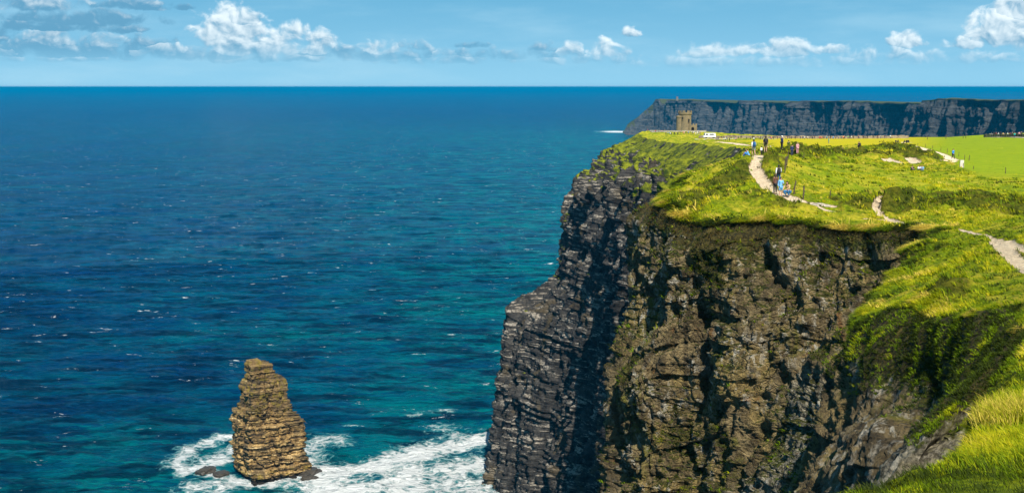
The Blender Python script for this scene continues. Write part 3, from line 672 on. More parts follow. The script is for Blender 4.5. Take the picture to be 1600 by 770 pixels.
# ------------------------------------------------------------------ sea stack
def stack():
    H0 = 57.5; Dk = float(sea_at(400, 757)[1]) + 12
    prof = [ # py, left px, right px
        (571, 388, 402), (575, 386, 412), (581, 385, 427), (595, 383, 434), (603, 380, 449), (612, 377, 450), (625, 376, 450), (640, 374, 456), (650, 370, 459), (656, 361, 470), (664, 360, 472),
        (670, 361, 478), (690, 361, 479), (705, 360, 478), (716, 362, 477), (724, 364, 476), (731, 364, 483), (738, 363, 490), (748, 366, 492), (760, 366, 492)]
    zs = []; xl = []; xr = []
    for py, l, r_ in prof:
        zs.append(at(l, py, Dk - 5)[2]); xl.append(at(l, py, Dk)[0]); xr.append(at(r_, py, Dk)[0])
    zs = np.array(zs)[::-1]; xl = np.array(xl)[::-1]; xr = np.array(xr)[::-1]
    nz, na = 460, 560
    z = np.linspace(-3, zs[-1], nz)[:, None]; zl = np.floor(z[:, 0] / 3.1) * 3.1 + 1.2 * hsh(np.floor(z[:, 0] / 3.1), 3); zr = np.floor((z[:, 0] + 1.1) / 3.7) * 3.7 + 1.3 * hsh(np.floor((z[:, 0] + 1.1) / 3.7), 5)
    zl = .8 * np.clip(zl, -3, zs[-1] - 1) + .2 * z[:, 0]; zr = .8 * np.clip(zr, -3, zs[-1] - 1) + .2 * z[:, 0]
    L_ = np.interp(zl, zs, xl)[:, None]; R_ = np.interp(zr, zs, xr)[:, None]
    an = np.linspace(0, 2 * np.pi, na, endpoint=False)[None, :]
    # rounded box in plan, corner turned to the viewer's left
    phi = R(33); ca = np.cos(an - phi); sa = np.sin(an - phi); e = 11.0
    rr = (np.abs(ca / 1.0) ** e + np.abs(sa / .88) ** e) ** (-1 / e)
    ux = rr * np.cos(an); uy = rr * np.sin(an); mn, mx = ux.min(), ux.max()
    sx = (R_ - L_) / (mx - mn); x = L_ - 2.2 + (ux - mn) * sx * 1.01; depth = np.clip(sx, 3, 18) ; y = Dk + 9 + uy * depth
    cx = (L_ + R_) / 2
    Xn = np.cos(an); Yn = np.sin(an)
    u = an * 16 + .25 * z; wz = z + .5 * fbm(x / 9, y / 9, z / 9, 2); wu = u + 1.6 * fbm(x / 7, y / 7, z / 12, 3)
    row = .8 * (hsh(np.floor(wz / 1.15), 3) - .5) + .8 * (hsh(np.floor(wz / 2.6), 8) - .5) + .30 * (hsh(np.floor(wz / .42), 12) - .5)
    row = row * (.75 + .8 * fbm(np.cos(an) * 2.2 + z * 0, np.sin(an) * 2.2, z / 6, 2))
    d = row * 1.35 + 1.3 * (blocks(wu, wz, 6.5, 5.6, 29) - .5) + 1.0 * (blocks(wu, wz, 4.5, 2.3, 21) - .5) + 1.2 * (blocks(wu, wz, 2.4, .95, 22) - .5) + .55 * fbm(x / 2.6, y / 2.6, z / 2.2, 4, .6)
    upper = sstep(z, 24, 32)
    d += upper * 2.4 * (blocks(wu, wz, 3.4, 3.6, 61) - .5)
    d += upper * (1.9 * fbm(x / 5, y / 5, z / 9, 3) - 2.6 * np.clip(ridged(u / 6, 1.1, z / 30, 2) - .85, 0, 1)) - 6.5 * np.clip(ridged(wu / 6, 4.1, z / 26, 1) - .70, 0, 1)
    k = np.clip(sx / 15, .10, 1) * 1.1
    x = x + Xn * d * k; y = y + Yn * d * k
    # rock shelf to the right of the foot, towards the viewer
    tilt = .11 * (x - cx)
    zz = z + .35 * fbm(x / 4, y / 4, .5, 2) - 0 * tilt
    V = np.stack([x, y, zz + 0 * x], 2)
    f = grid_faces(nz, na + 1); i = f // (na + 1) * na + (f % (na + 1)) % na
    vv = V.reshape(-1, 3); topc = np.array([[x[-1].mean(), y[-1].mean(), zs[-1] + .6]])
    nrm = np.gradient(np.hypot(x - cx, y - Dk), axis=0)
    m, t, b = material('sea_stack_rock'); p = t.pos()
    beds = t.noise(t.scale(p, (.05, .05, .8)), 1.0, 7, .72, .3); nb = t.noise(p, .35, 8, .68, .4); nc = t.noise(p, 1.4, 7, .7)
    c = t.mix(t.ss(nb, .34, .64), (.17, .100, .036), (.52, .345, .135))
    c = t.mix(t.ss(beds, .56, .64), c, (.66, .50, .26))
    c = t.mix(t.math('MULTIPLY', t.ss(beds, .49, .43), .9), c, (.035, .026, .016))
    c = t.mix(t.math('MULTIPLY', t.ss(nc, .46, .36), .85), c, (.035, .026, .016))
    c = t.mix(t.math('MULTIPLY', t.ss(t.noise(p, .13, 5, .6, .5), .50, .60), .7), c, (.085, .062, .036))
    sp = t.add('ShaderNodeSeparateXYZ', {0: p}); zz_ = sp.outputs[2]
    c = t.mix(t.math('MULTIPLY', t.ss(zz_, 24, 38), t.math('MULTIPLY', t.ss(nb, .38, .58), .65)), c, (.075, .055, .032))
    mo = t.math('MULTIPLY', t.ss(t.noise(p, .3, 6, .65), .50, .62), t.math('MAXIMUM', t.ss(zz_, 26, 40), t.ss(zz_, 6.5, 3.5)))
    c = t.mix(t.math('MULTIPLY', mo, .55), c, (.24, .19, .014))
    c = t.mix(t.ss(t.math('ADD', zz_, t.math('MULTIPLY', nb, 3.0)), 4.2, 2.6), c, (.020, .017, .014))
    t.l.new(c, b.inputs['Base Color']); b.inputs['Roughness'].default_value = .85; b.inputs['Specular IOR Level'].default_value = .2
    h = t.math('ADD', t.math('MULTIPLY', beds, 1.1), t.math('MULTIPLY', t.noise(p, .8, 8, .7), .9))
    t.l.new(t.add('ShaderNodeBump', {'Strength': 1.0, 'Distance': 1.1, 'Height': h}).outputs[0], b.inputs['Normal'])
    o = mesh_np('sea_stack', vv, i, m, smooth=False)
    # close the top
    bm = bmesh.new(); bm.from_mesh(o.data); bm.verts.ensure_lookup_table()
    ring = [bm.verts[(nz - 1) * na + j] for j in range(na)]; cv_ = bm.verts.new(topc[0])
    for j in range(na): bm.faces.new((ring[j], ring[(j + 1) % na], cv_))
    bmesh.ops.recalc_face_normals(bm, faces=bm.faces); bm.to_mesh(o.data); bm.free()
    tag(o, 'tall layered tan sea stack rising out of the surf', 'sea stack', kind='structure')
    return m, Dk
M_stack, DSTK = stack()
def pinnacle():
    z0, z1 = at(783, 655, 640)[2], at(783, 588, 640)[2]; n, k = 90, 40
    z = np.linspace(z0 - 12, z1, n)[:, None]; a = np.linspace(0, 2 * np.pi, k, endpoint=False)[None, :]
    f = (z - z0) / (z1 - z0); r = np.interp(f, [-1, 0, .5, .72, .86, 1], [4.5, 3.4, 2.3, 1.3, 2.1, .9])
    c = at(784, 620, 646); u = a * 3
    d = 1.0 * (blocks(u + f, z, 1.8, 1.7, 40) - .5) + .6 * fbm(np.cos(a) * 2, np.sin(a) * 2, z / 2, 3)
    x = c[0] - .8 * f + np.cos(a) * (r + d * .8); y = c[1] + np.sin(a) * (r + d * .8)
    V = np.stack([x, y, z + 0 * a], 2); g = grid_faces(n, k + 1); i = g // (k + 1) * k + (g % (k + 1)) % k
    o = mesh_np('rock_pinnacle', V.reshape(-1, 3), i, M_head, {'veg': np.zeros(n * k)}, smooth=False)
    tag(o, 'thin dark rock spike standing against the foot of the headland cliff', 'rock spike')
pinnacle()
def boulder(name, c, sx, sy, sz, mat, seed, label, cat='rock', group=None, flat=False):
    bm = bmesh.new(); bmesh.ops.create_icosphere(bm, subdivisions=4, radius=1)
    P_ = np.array([v.co[:] for v in bm.verts]); n_ = .30 * fbm(P_[:, 0] * 1.2 + seed, P_[:, 1] * 1.2, P_[:, 2] * 1.2, 4) + .35 * (blocks(P_[:, 0] * 3 + P_[:, 1] * 2 + seed, P_[:, 2] * 3, 1.3, .5, 50) - .5)
    P_ *= (1 + n_)[:, None]; P_ = np.sign(P_) * np.abs(P_) ** .8
    for v, q_ in zip(bm.verts, P_): v.co = (q_[0] * sx, q_[1] * sy, q_[2] * sz)
    me = bpy.data.meshes.new(name); bm.to_mesh(me); bm.free(); me.materials.append(mat)
    o = bpy.data.objects.new(name, me); COL.objects.link(o); o.location = c; o.rotation_euler.z = seed
    return tag(o, label, cat, group)
M_wet = plain('wet_rock', (.05, .042, .032), .55, .4, 1.5); M_wet.node_tree.nodes['Principled BSDF'].inputs['Specular IOR Level'].default_value = .4
for px, py, sx, sy, sz, lb in ((322, 737, 5.5, 4, 1.9, 'low wet rock awash in foam left of the sea stack'), (346, 741, 4, 4, 1.3, 'small flat rock in the foam touching the left foot of the sea stack'),
                               (481, 740, 6.5, 6, 2.6, 'brown rock shelf at the right foot of the sea stack'), (484, 749, 4.2, 3, 1.5, 'small dark rock in the surf just below the shelf right of the sea stack')):
    w_ = sea_at(px, py); boulder('rock', (w_[0], w_[1], .5), sx, sy, sz, M_wet, px * .13, lb)

# ------------------------------------------------------------------ grass
def grass():
    m, t, b = material('grass_blades'); col = t.attr('bc', 'Color')
    t.l.new(col, b.inputs['Base Color']); b.inputs['Roughness'].default_value = .7; b.inputs['Specular IOR Level'].default_value = .15
    out = m.node_tree.nodes['Material Output']
    tr = t.add('ShaderNodeBsdfTranslucent', {'Color': col}); ms = t.add('ShaderNodeMixShader', {0: .38, 1: b.outputs[0], 2: tr.outputs[0]}); t.l.new(ms.outputs[0], out.inputs[0])
    roots = []; lean = []; hgt = []; colr = []; wid = []
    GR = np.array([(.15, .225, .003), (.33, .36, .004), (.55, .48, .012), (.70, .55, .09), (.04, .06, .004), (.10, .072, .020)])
    def addt(x, y, z, h, lx, ly, lz, ci, w_, nb, spread):
        n = len(x); rep_ = lambda a: np.repeat(a, nb)
        sp = rep_(spread); ang = rng.uniform(0, 2 * np.pi, n * nb); rad = sp * np.sqrt(rng.random(n * nb))
        roots.append(np.stack([rep_(x) + rad * np.cos(ang), rep_(y) + rad * np.sin(ang), rep_(z) - .03], 1))
        j = rng.normal(0, .35, (n * nb, 2)); lean.append(np.stack([rep_(lx) + j[:, 0] + .5 * np.cos(ang), rep_(ly) + j[:, 1] + .5 * np.sin(ang), rep_(lz)], 1))
        hgt.append(rep_(h) * rng.uniform(.55, 1.2, n * nb)); wid.append(rep_(w_) * rng.uniform(.7, 1.3, n * nb))
        c = GR[np.repeat(ci, nb)] * rng.uniform(.75, 1.25, (n * nb, 1)); colr.append(c)
    # tufts over the cliff top, thinning out with distance
    n = 95000; d = np.exp(rng.uniform(np.log(9), np.log(330), n)); th = rng.uniform(-.02, .50, n)
    x = d * th * 1.05; y = d
    k_ = (x > edge_x(y) - .1 * 0 + .05) & (x < 260); x, y = x[k_], y[k_]; d = np.hypot(x, y)
    z, pm_, bk_, sf_ = ground_z(x, y, True)
    e_ = x - edge_x(y)
    p1 = fbm(x / 3.5, y / 5, .7, 3); p2 = pn(x / 14, y / 18, 3.3)
    dens = np.clip(.55 + p1, .15, 1) * (1 - .93 * sf_)
    k_ = (pm_ > 1.25 + .3 * p1) & (rng.random(len(x)) < dens); x, y, z, d, bk_, sf_, p1, p2, e_, pm_ = [q[k_] for q in (x, y, z, d, bk_, sf_, p1, p2, e_, pm_)]
    r = rng.random(len(x)); s_ = p1 * .9 + p2 * .5 + rng.normal(0, .22, len(x)) + .25 * np.exp(-((e_) / 2.0) ** 2)
    s_ -= .42 * (1 - sstep(d, 17, 24)); ci = np.select([s_ < -.32, s_ < .10, s_ < .48], [4, 0, 1], 2); ci = np.where(s_ > .82, 3, ci); ci = np.where((ci < 2) & (r < .25), 1, ci)
    ci = np.where((bk_ > .45) & (r < .45), 4, ci)
    h = .11 + .0011 * np.minimum(d, 160) + .14 * np.clip(p1 + .3, 0, 1) + .25 * np.clip(bk_, 0, 1)
    h = np.where(sf_ > .5, .10, h); w_ = np.maximum(.0045, d * .00030)
    addt(x, y, z, h, np.full(len(x), -.75) + .4 * p2, .35 * np.ones(len(x)), .8 * np.ones(len(x)), ci, w_, 9, np.maximum(.10, d * .0022))
    # tall straw coloured clumps on the near bank
    n = 1100; c0, c1 = ground_at(1515, 655, 12, 60), ground_at(1600, 640, 12, 60)
    tt = rng.random(n) * 1.5; x = c0[0] + (c1[0] - c0[0]) * tt + rng.normal(0, .2, n); y = c0[1] + (c1[1] - c0[1]) * tt + rng.normal(0, .5, n)
    k_ = x > edge_x(y); x, y = x[k_], y[k_]
    addt(x, y, ground_z(x, y), rng.uniform(.16, .40, len(x)), np.full(len(x), -.35), np.zeros(len(x)), np.ones(len(x)), np.where(rng.random(len(x)) < .55, 3, 1), np.full(len(x), .0055), 7, np.full(len(x), .12))
    # fringe leaning out over the edge
    E_ = PD[:, 0]; nn = Nn[:, 6]; ii = np.arange(len(E_)); L = np.r_[0, np.cumsum(np.linalg.norm(np.diff(E_, axis=0), axis=1))]; ok = (E_[:, 1] < 215) & (E_[:, 1] > 5)
    wgt = np.gradient(L) / np.maximum(E_[:, 1], 12); wgt = np.where(ok, wgt, 0); wgt /= wgt.sum()
    n = 26000; i = rng.choice(len(E_), n, p=wgt); jit = rng.random(n)[:, None]; b0 = E_[i] * (1 - jit) + E_[np.minimum(i + 1, len(E_) - 1)] * jit
    o_ = rng.exponential(.35, n) * np.clip(b0[:, 1] / 60, .3, 1.4); x = b0[:, 0] + o_ * .9; y = b0[:, 1] + o_ * .15; k_ = y > 5
    x, y, o_, i = x[k_], y[k_], o_[k_], i[k_]; dd = np.maximum(y, 8); sc_ = np.clip(dd / 80, .3, 1.2)
    pp = fbm(x / 2.0, y / 2.0, 4.4, 3)
    ci = np.select([pp < -.15, pp < .2, pp < .5], [4, 0, 1], 3)
    zz_ = np.minimum(ground_z(x, y) - np.exp(-o_ / .8) * .22, 1e9)
    addt(x, y, zz_, (.45 + .45 * np.clip(pp + .4, 0, 1)) * sc_, nn[i, 0] * 1.3, nn[i, 1] * 1.3, np.full(len(x), .25), ci, np.maximum(.005, dd * .00032), 7, .12 * sc_)
    # tufts rooted in the vegetated parts of the near face
    jj, kk_ = np.where((veg[:isplit, :NV:3] > .50)); kk_ = kk_ * 3
    pp_ = PD[jj, kk_]; wg = 1 / np.maximum(pp_[:, 1], 12) ** 0; wg = (np.gradient(L)[jj]) ** 1 / np.maximum(pp_[:, 1], 14) ** 1.3; wg /= wg.sum()
    n = 24000; s = rng.choice(len(jj), n, p=wg); p = pp_[s] + rng.normal(0, .03, (n, 3)); nn2 = Nn[jj[s], kk_[s]]; dd = np.maximum(p[:, 1], 10); sc_ = np.clip(dd / 80, .28, 1.2)
    pq = fbm(p[:, 0] / 1.6, p[:, 1] / 1.6, p[:, 2] / 2.4, 3); ci = np.select([pq < .12, pq < .5], [4, 0], 1); ci = np.where(pq > .95, 3, ci); dz_ = top[jj[s], 2] - p[:, 2]; ci = np.where((dz_ < 2.2) & (rng.random(n) < .6) & (p[:, 1] > 60), 5, ci)  # tufts under the lip browned, painting in part of the overhang's shade
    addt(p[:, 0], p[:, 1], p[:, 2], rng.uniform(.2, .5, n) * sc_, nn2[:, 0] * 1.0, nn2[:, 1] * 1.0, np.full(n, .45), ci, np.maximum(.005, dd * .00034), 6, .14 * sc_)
    P0 = np.concatenate(roots); Ln = np.concatenate(lean); H_ = np.concatenate(hgt)[:, None]; W_ = np.concatenate(wid)[:, None]; C_ = np.concatenate(colr)
    Ln /= np.linalg.norm(Ln, axis=1)[:, None]; up = np.array((0, 0, 1.0))
    a = rng.uniform(0, 2 * np.pi, len(P0)); sd_ = np.stack([np.cos(a), np.sin(a), 0 * a], 1) * W_
    d1 = Ln * .6 + up * .4; mid = P0 + d1 * H_ * .55; droop = Ln * (1, 1, 1) - up * .35; tip = mid + droop * H_ * .55
    V = np.stack([P0 - sd_, P0 + sd_, mid - sd_ * .75, mid + sd_ * .75, tip], 1).reshape(-1, 3)
    bi = np.arange(len(P0))[:, None] * 5; f = (bi[:, None, :] + np.array([(0, 1, 3), (0, 3, 2), (2, 3, 4)])[None]).reshape(-1, 3)
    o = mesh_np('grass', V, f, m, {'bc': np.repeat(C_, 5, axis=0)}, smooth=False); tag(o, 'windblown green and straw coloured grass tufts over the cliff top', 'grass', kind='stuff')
    print('blades', len(P0))
grass()

# ------------------------------------------------------------------ built things and people: helpers
def bmo(name, bm, mat, parent=None, smooth=False, loc=None):
    me = bpy.data.meshes.new(name); bmesh.ops.recalc_face_normals(bm, faces=bm.faces); bm.to_mesh(me); bm.free()
    if smooth: me.shade_smooth()
    for q in (mat if isinstance(mat, (list, tuple)) else [mat]): me.materials.append(q)
    o = bpy.data.objects.new(name, me); COL.objects.link(o)
    if parent: o.parent = parent
    if loc is not None: o.location = loc
    return o
def box(bm, c, s, rz=0.0, taper=1.0, bev=0.0):
    r = bmesh.ops.create_cube(bm, size=1); vs = r['verts']; M_ = Matrix.Rotation(rz, 3, 'Z')
    for v in vs:
        k = taper if v.co.z > 0 else 1.0
        v.co = M_ @ Vector((v.co.x * s[0] * k, v.co.y * s[1] * k, v.co.z * s[2])) + Vector(c)
    if bev: bmesh.ops.bevel(bm, geom=list({e for v in vs for e in v.link_edges}), offset=bev, segments=2, affect='EDGES', profile=.6)
def lathe(bm, prof, c=(0, 0, 0), n=32, a0=0, a1=2 * math.pi, cap=True):
    full = abs(a1 - a0 - 2 * math.pi) < 1e-6; k = n if full else n + 1; rings = []
    for r, z in prof: rings.append([bm.verts.new((c[0] + r * math.cos(a0 + (a1 - a0) * i / n), c[1] + r * math.sin(a0 + (a1 - a0) * i / n), c[2] + z)) for i in range(k)])
    for A_, B_ in zip(rings[:-1], rings[1:]):
        for i in range(n): bm.faces.new((A_[i], A_[(i + 1) % k], B_[(i + 1) % k], B_[i]))
    if cap: bm.faces.new(rings[-1]); bm.faces.new(rings[0][::-1])
def empty(name, loc, rz=0, label=None, cat=None, group=None):
    o = bpy.data.objects.new(name, None); COL.objects.link(o); o.location = loc; o.rotation_euler = (0, 0, rz); o.empty_display_size = .2
    return tag(o, label, cat, group)
def gpt(px, py, d=None):
    if d is None: x, y = ground_at(px, py, 12, 800)
    else: w_ = at(px, py, d); x, y = w_[0], w_[1]
    return Vector((x, y, float(ground_z(np.array([x]), np.array([y]))[0])))

# ------------------------------------------------------------------ round stone tower
def stonework(name, a_, b_, sc=1.0):
    m, t, b = material(name); p = t.add('ShaderNodeTexCoord').outputs['Object']
    cyl = t.add('ShaderNodeSeparateXYZ', {0: p}); u = t.math('MULTIPLY', t.math('ARCTAN2', cyl.outputs[1], cyl.outputs[0]), 4.2)
    br = t.add('ShaderNodeTexBrick', {'Vector': t.add('ShaderNodeCombineXYZ', {0: u, 1: cyl.outputs[2], 2: 0.0}).outputs[0], 'Scale': 1.6 * sc, 'Color1': (*a_, 1), 'Color2': (*b_, 1), 'Mortar': (.10, .085, .06, 1), 'Mortar Size': .03, 'Brick Width': .55, 'Row Height': .26})
    c = t.mix(t.math('MULTIPLY', t.ss(t.noise(p, .5, 6, .65), .5, .66), .6), br.outputs[0], (.12, .10, .065))
    t.l.new(c, b.inputs['Base Color']); b.inputs['Roughness'].default_value = .9
    t.l.new(t.add('ShaderNodeBump', {'Strength': .6, 'Distance': .08, 'Height': br.outputs[1]}).outputs[0], b.inputs['Normal']); return m
M_stone = stonework('tower_stone', (.33, .25, .13), (.22, .165, .085)); M_dark = plain('dark_opening', (.012, .011, .010), .9); M_pale = stonework('pale_stone', (.58, .54, .46), (.46, .43, .37), .7)
M_wood = plain('weathered_wood', (.075, .055, .035), .9, .4, 6); M_white = plain('white_paint', (.78, .79, .8), .35, .03); M_black = plain('black_rubber', (.02, .02, .02), .7); M_glass = plain('dark_glass', (.02, .025, .03), .1, .1)
def tower():
    w_ = at(1070, 205, 700); zt_ = float(ground_z(np.array([w_[0]]), np.array([w_[1]]))[0]); z0 = at(1070, 205.5, 700)[2]
    t_ = empty('round_stone_tower', (w_[0], w_[1], z0 - .3), R(0), 'round castellated tan stone tower with a lower side porch on the headland', 'tower')
    r = 3.5
    bm = bmesh.new(); lathe(bm, [(r * 1.10, -3), (r * 1.07, 0), (r * .99, 3.5), (r * .97, 9.2)], n=48); bmo('tower_wall', bm, M_stone, t_)
    bm = bmesh.new(); lathe(bm, [(r * .97, 9.203), (r * 1.05, 9.5), (r * 1.07, 9.9), (r * 1.07, 10.6), (r * .93, 10.6), (r * .93, 9.9)], n=48)
    for k in range(9):
        a0 = 2 * math.pi * k / 9; lathe(bm, [(r * 1.069, 10.603), (r * 1.069, 11.55)], n=6, a0=a0, a1=a0 + .42, cap=False)
        lathe(bm, [(r * .931, 11.55), (r * .931, 10.603)], n=6, a0=a0, a1=a0 + .42, cap=False)
        lathe(bm, [(r * 1.069, 11.553), (r * .931, 11.553)], n=6, a0=a0, a1=a0 + .42, cap=False)
        for aa in (a0, a0 + .42):
            q = [(r * 1.069, 10.603), (r * 1.069, 11.553), (r * .931, 11.553), (r * .931, 10.603)]
            bm.faces.new([bm.verts.new((x * math.cos(aa), x * math.sin(aa), z)) for x, z in q])
    bmo('parapet', bm, M_stone, t_)
    bm = bmesh.new(); lathe(bm, [(1.5, -3), (1.45, 7.6), (1.65, 7.9), (1.65, 8.7), (.2, 9.0)], c=(-r * .95, -1.2, 0), n=20); bmo('turret', bm, M_stone, t_)
    def opening(name, a, z, w2, h, dep=.12):
        bm = bmesh.new(); c = (math.cos(a) * (r * 1.0), math.sin(a) * (r * 1.0), z); box(bm, c, (.35, w2, h), a)
        o = bmo(name, bm, M_dark, t_)
        for nm, zz in (('sill', z - h / 2 - .12), ('lintel', z + h / 2 + .12)):
            bm = bmesh.new(); box(bm, (math.cos(a) * (r * 1.02), math.sin(a) * r * 1.02, zz), (.45, w2 + .35, .22), a); bmo(nm, bm, M_stone, o)
    opening('window', R(-62), 6.2, .9, 1.7); opening('window', R(-118), 7.4, .5, 1.3); opening('window', R(-150), 4.6, .5, 1.2)
    bm = bmesh.new(); box(bm, (3.9, -2.0, .8), (4.2, 4.6, 6.2)); box(bm, (2.4, -4.05, 4.3), (.9, .5, .8)); box(bm, (4.0, -4.05, 4.3), (.8, .5, .8)); box(bm, (5.55, -4.05, 4.3), (.85, .5, .8)); box(bm, (5.7, -2.2, 4.3), (.5, 1.0, .8)); an = bmo('porch', bm, M_stone, t_)
    bm = bmesh.new(); box(bm, (3.7, -4.31, .9), (1.5, .12, 2.4)); lathe(bm, [(.75, 0), (.75, .12)], n=16)
    for v in bm.verts[8:]: v.co = (v.co.x + 3.7, -4.37 + v.co.z, v.co.y + 2.1)
    bmo('doorway', bm, M_dark, an)
    # stone terrace wall and steps below the tower
    b_ = bmesh.new(); pts = [(-19, -5), (-12, -9), (-3, -11.5), (4, -11.5), (10, -9)]
    for (x0, y0), (x1, y1) in zip(pts[:-1], pts[1:]):
        L_ = math.hypot(x1 - x0, y1 - y0); box(b_, ((x0 + x1) / 2, (y0 + y1) / 2, -.35), (L_ + .35, .5, 2.5), math.atan2(y1 - y0, x1 - x0)); box(b_, ((x0 + x1) / 2, (y0 + y1) / 2, .98), (L_ + .5, .62, .14), math.atan2(y1 - y0, x1 - x0))
    o = bmo('terrace_wall', b_, M_pale, None, loc=(w_[0], w_[1], z0 - .2)); tag(o, 'low pale curved stone terrace wall in front of the round tower', 'wall')
    b_ = bmesh.new()
    for k in range(6): box(b_, (0, -.45 * k, -.12 - .22 * k), (3.2, .5, .24 + .001 * k))
    o = bmo('stone_steps', b_, M_pale, None, loc=(w_[0] + 3.4, w_[1] - 11.0, z0 - .3)); tag(o, 'pale stone steps leading up to the round tower terrace', 'steps')
tower()
def lookout():
    p = at(1058, 156.5, 5330); t_ = empty('ruined_lookout_tower', (p[0], p[1], p[2] - 3), 0, 'tiny square lookout tower on the far headland tip', 'tower')
    bm = bmesh.new(); box(bm, (0, 0, 8), (8.5, 8.5, 16), 0, .88); bmo('tower_wall', bm, plain('far_stone', (.16, .13, .10)), t_)
    bm = bmesh.new(); box(bm, (-2.6, 0, 17.2), (2, 7.2, 2.4)); box(bm, (2.6, 0, 16.9), (2, 7.2, 1.8)); bmo('parapet', bm, plain('far_stone_top', (.15, .12, .10)), t_)
lookout()

# ------------------------------------------------------------------ white van
def van():
    p = gpt(1109, 216, 600); p.z = max(p.z, at(1109, 216.5, 600)[2] - .3)
    t_ = empty('parked_van', p, R(8), 'white van parked on the grass right of the stone tower', 'van')
    bm = bmesh.new(); box(bm, (0, 0, 1.45), (5.4, 2.0, 1.9), 0, .93, .14); box(bm, (-2.75, 0, .95), (.9, 1.9, .9), 0, .8, .12); bmo('body', bm, M_white, t_)
    for x in (-1.9, 1.7):
        for y in (-.98, .98):
            bm = bmesh.new(); lathe(bm, [(.2, -.1), (.36, -.1), (.38, 0), (.36, .1), (.2, .1)], n=20)
            for v in bm.verts: v.co = (v.co.x + x, v.co.z + y, v.co.y + .38)
            bmo('wheel', bm, M_black, t_)
    bm = bmesh.new(); box(bm, (-1.7, -.985, 1.85), (1.1, .04, .62), 0, .9); bmo('side_window', bm, M_glass, t_)
    bm = bmesh.new(); box(bm, (.6, -.985, 1.85), (2.1, .04, .55), 0, .96); bmo('side_window', bm, M_glass, t_)
    bm = bmesh.new(); box(bm, (-2.66, 0, 1.8), (.06, 1.6, .7), 0, .9); bmo('windscreen', bm, M_glass, t_)
van()

# ------------------------------------------------------------------ fence posts
POSTS = [(1226, 272, 26, 3, 'tall'), (1229, 262, 17, 2, ''), (1231, 252, 12, 1, ''), (1234, 244, 9, 0, ''), (1240, 305, 21, 8, 'leaning'), (1255, 311, 21, 2, ''), (1297, 310, 10, 4, ''), (1254, 251, 9, 14, 'leaning'), (1387, 308, 5, 0, ''), (1528, 313, 6, 0, ''),
         (1480, 240, 7, 0, ''), (1498, 245, 7, 2, ''), (1507, 250, 8, 0, ''), (1514, 252, 9, 5, ''), (1505, 263, 9, 0, ''), (1521, 264, 5, 0, ''), (1571, 272, 10, 0, ''), (1434, 228, 4, 0, ''), (1446, 230, 5, 0, ''), (1457, 232, 5, 0, ''), (1470, 236, 5, 0, '')]
LB = ['tall dark wooden fence post on the bank right behind the man with the black rucksack', 'wooden post second in the row receding behind the group on the path', 'wooden post third in the row receding behind the group on the path', 'smallest and farthest wooden post of the row receding behind the group on the path',
      'dark post leaning right just beside the crouching woman in blue jeans', 'upright dark post at the path edge right of the leaning post by the group', 'short leaning post beside the flat stones where the near path ends', 'tilted post in rough grass right of the pink and navy couple', 'tiny post stub above the small bend of the second path', 'tiny post in the rough bank far to the right of the paths',
      'post just left of the walker in the bright blue jacket', 'post directly right of the walker in the bright blue jacket', 'middle post of the three beside the bright blue jacket walker', 'rightmost post of the three beside the bright blue jacket walker', 'post standing against the white block below the blue jacket walker', 'short post at the meadow corner right of the white block', 'lone thin post in the green meadow near the right edge',
      'farthest little post along the worn path up to the meadow', 'second little post along the worn path up to the meadow', 'third little post along the worn path up to the meadow', 'fourth little post, nearest to the blue jacket walker on the worn path']
for (px, py, hp, tilt, _), lb in zip(POSTS, LB):
    g = gpt(px, py); d = g.y; h = hp * math.hypot(d, 9) / F; r = max(.045, min(.075, h * .06)); bm = bmesh.new(); a = R(tilt)
    lathe(bm, [(r * 1.1, -.4), (r, 0), (r * .93, h * .6), (r * .9, h * .97), (r * .5, h)], n=9)
    for v in bm.verts: v.co.x += v.co.z * math.tan(a) + .015 * math.sin(v.co.z * 5 + px); v.co.y += .01 * math.cos(v.co.z * 4)
    tag(bmo('fence_post', bm, M_wood, None, loc=g), lb, 'fence post', 'wooden fence posts')
for px, lb in ((1449, 'leftmost thin post on the skyline of the green meadow'), (1478, 'second thin post from the left on the meadow skyline'), (1505, 'left one of the close pair of posts on the meadow skyline'), (1509, 'right one of the close pair of posts on the meadow skyline'), (1541, 'rightmost skyline post beside the start of the stone wall')):
    g = gpt(px, 216, 400); bm = bmesh.new(); lathe(bm, [(.09, -.5), (.09, 1.25), (.05, 1.3)], n=8); tag(bmo('fence_post', bm, M_wood, None, loc=g), lb, 'fence post', 'wooden fence posts')
bm = bmesh.new(); box(bm, (0, 0, .4), (.55, .3, 1.1), 0, .9, .05); tag(bmo('marker_stone', bm, plain('pale_block', (.6, .55, .47)), None, loc=gpt(1502.5, 262)), 'small upright white block beside a fence post at the meadow corner', 'marker block')
# flat stones at the path end, stones by the path
M_slab = plain('flagstone', (.38, .33, .26), .85, .3, 4)
for k, (px, py, s, lb) in enumerate(((1268, 320, .55, 'flat stone on the path edge left of the short leaning post'), (1277, 318, .7, 'flat stone, middle one of the three where the near path ends'), (1288, 320, .5, 'flat stone at the right end of the near path'))):
    boulder('flat_stone', gpt(px, py), s, s * .6, .12, M_slab, px * .3, lb, 'stone', 'flat stones at the path end')
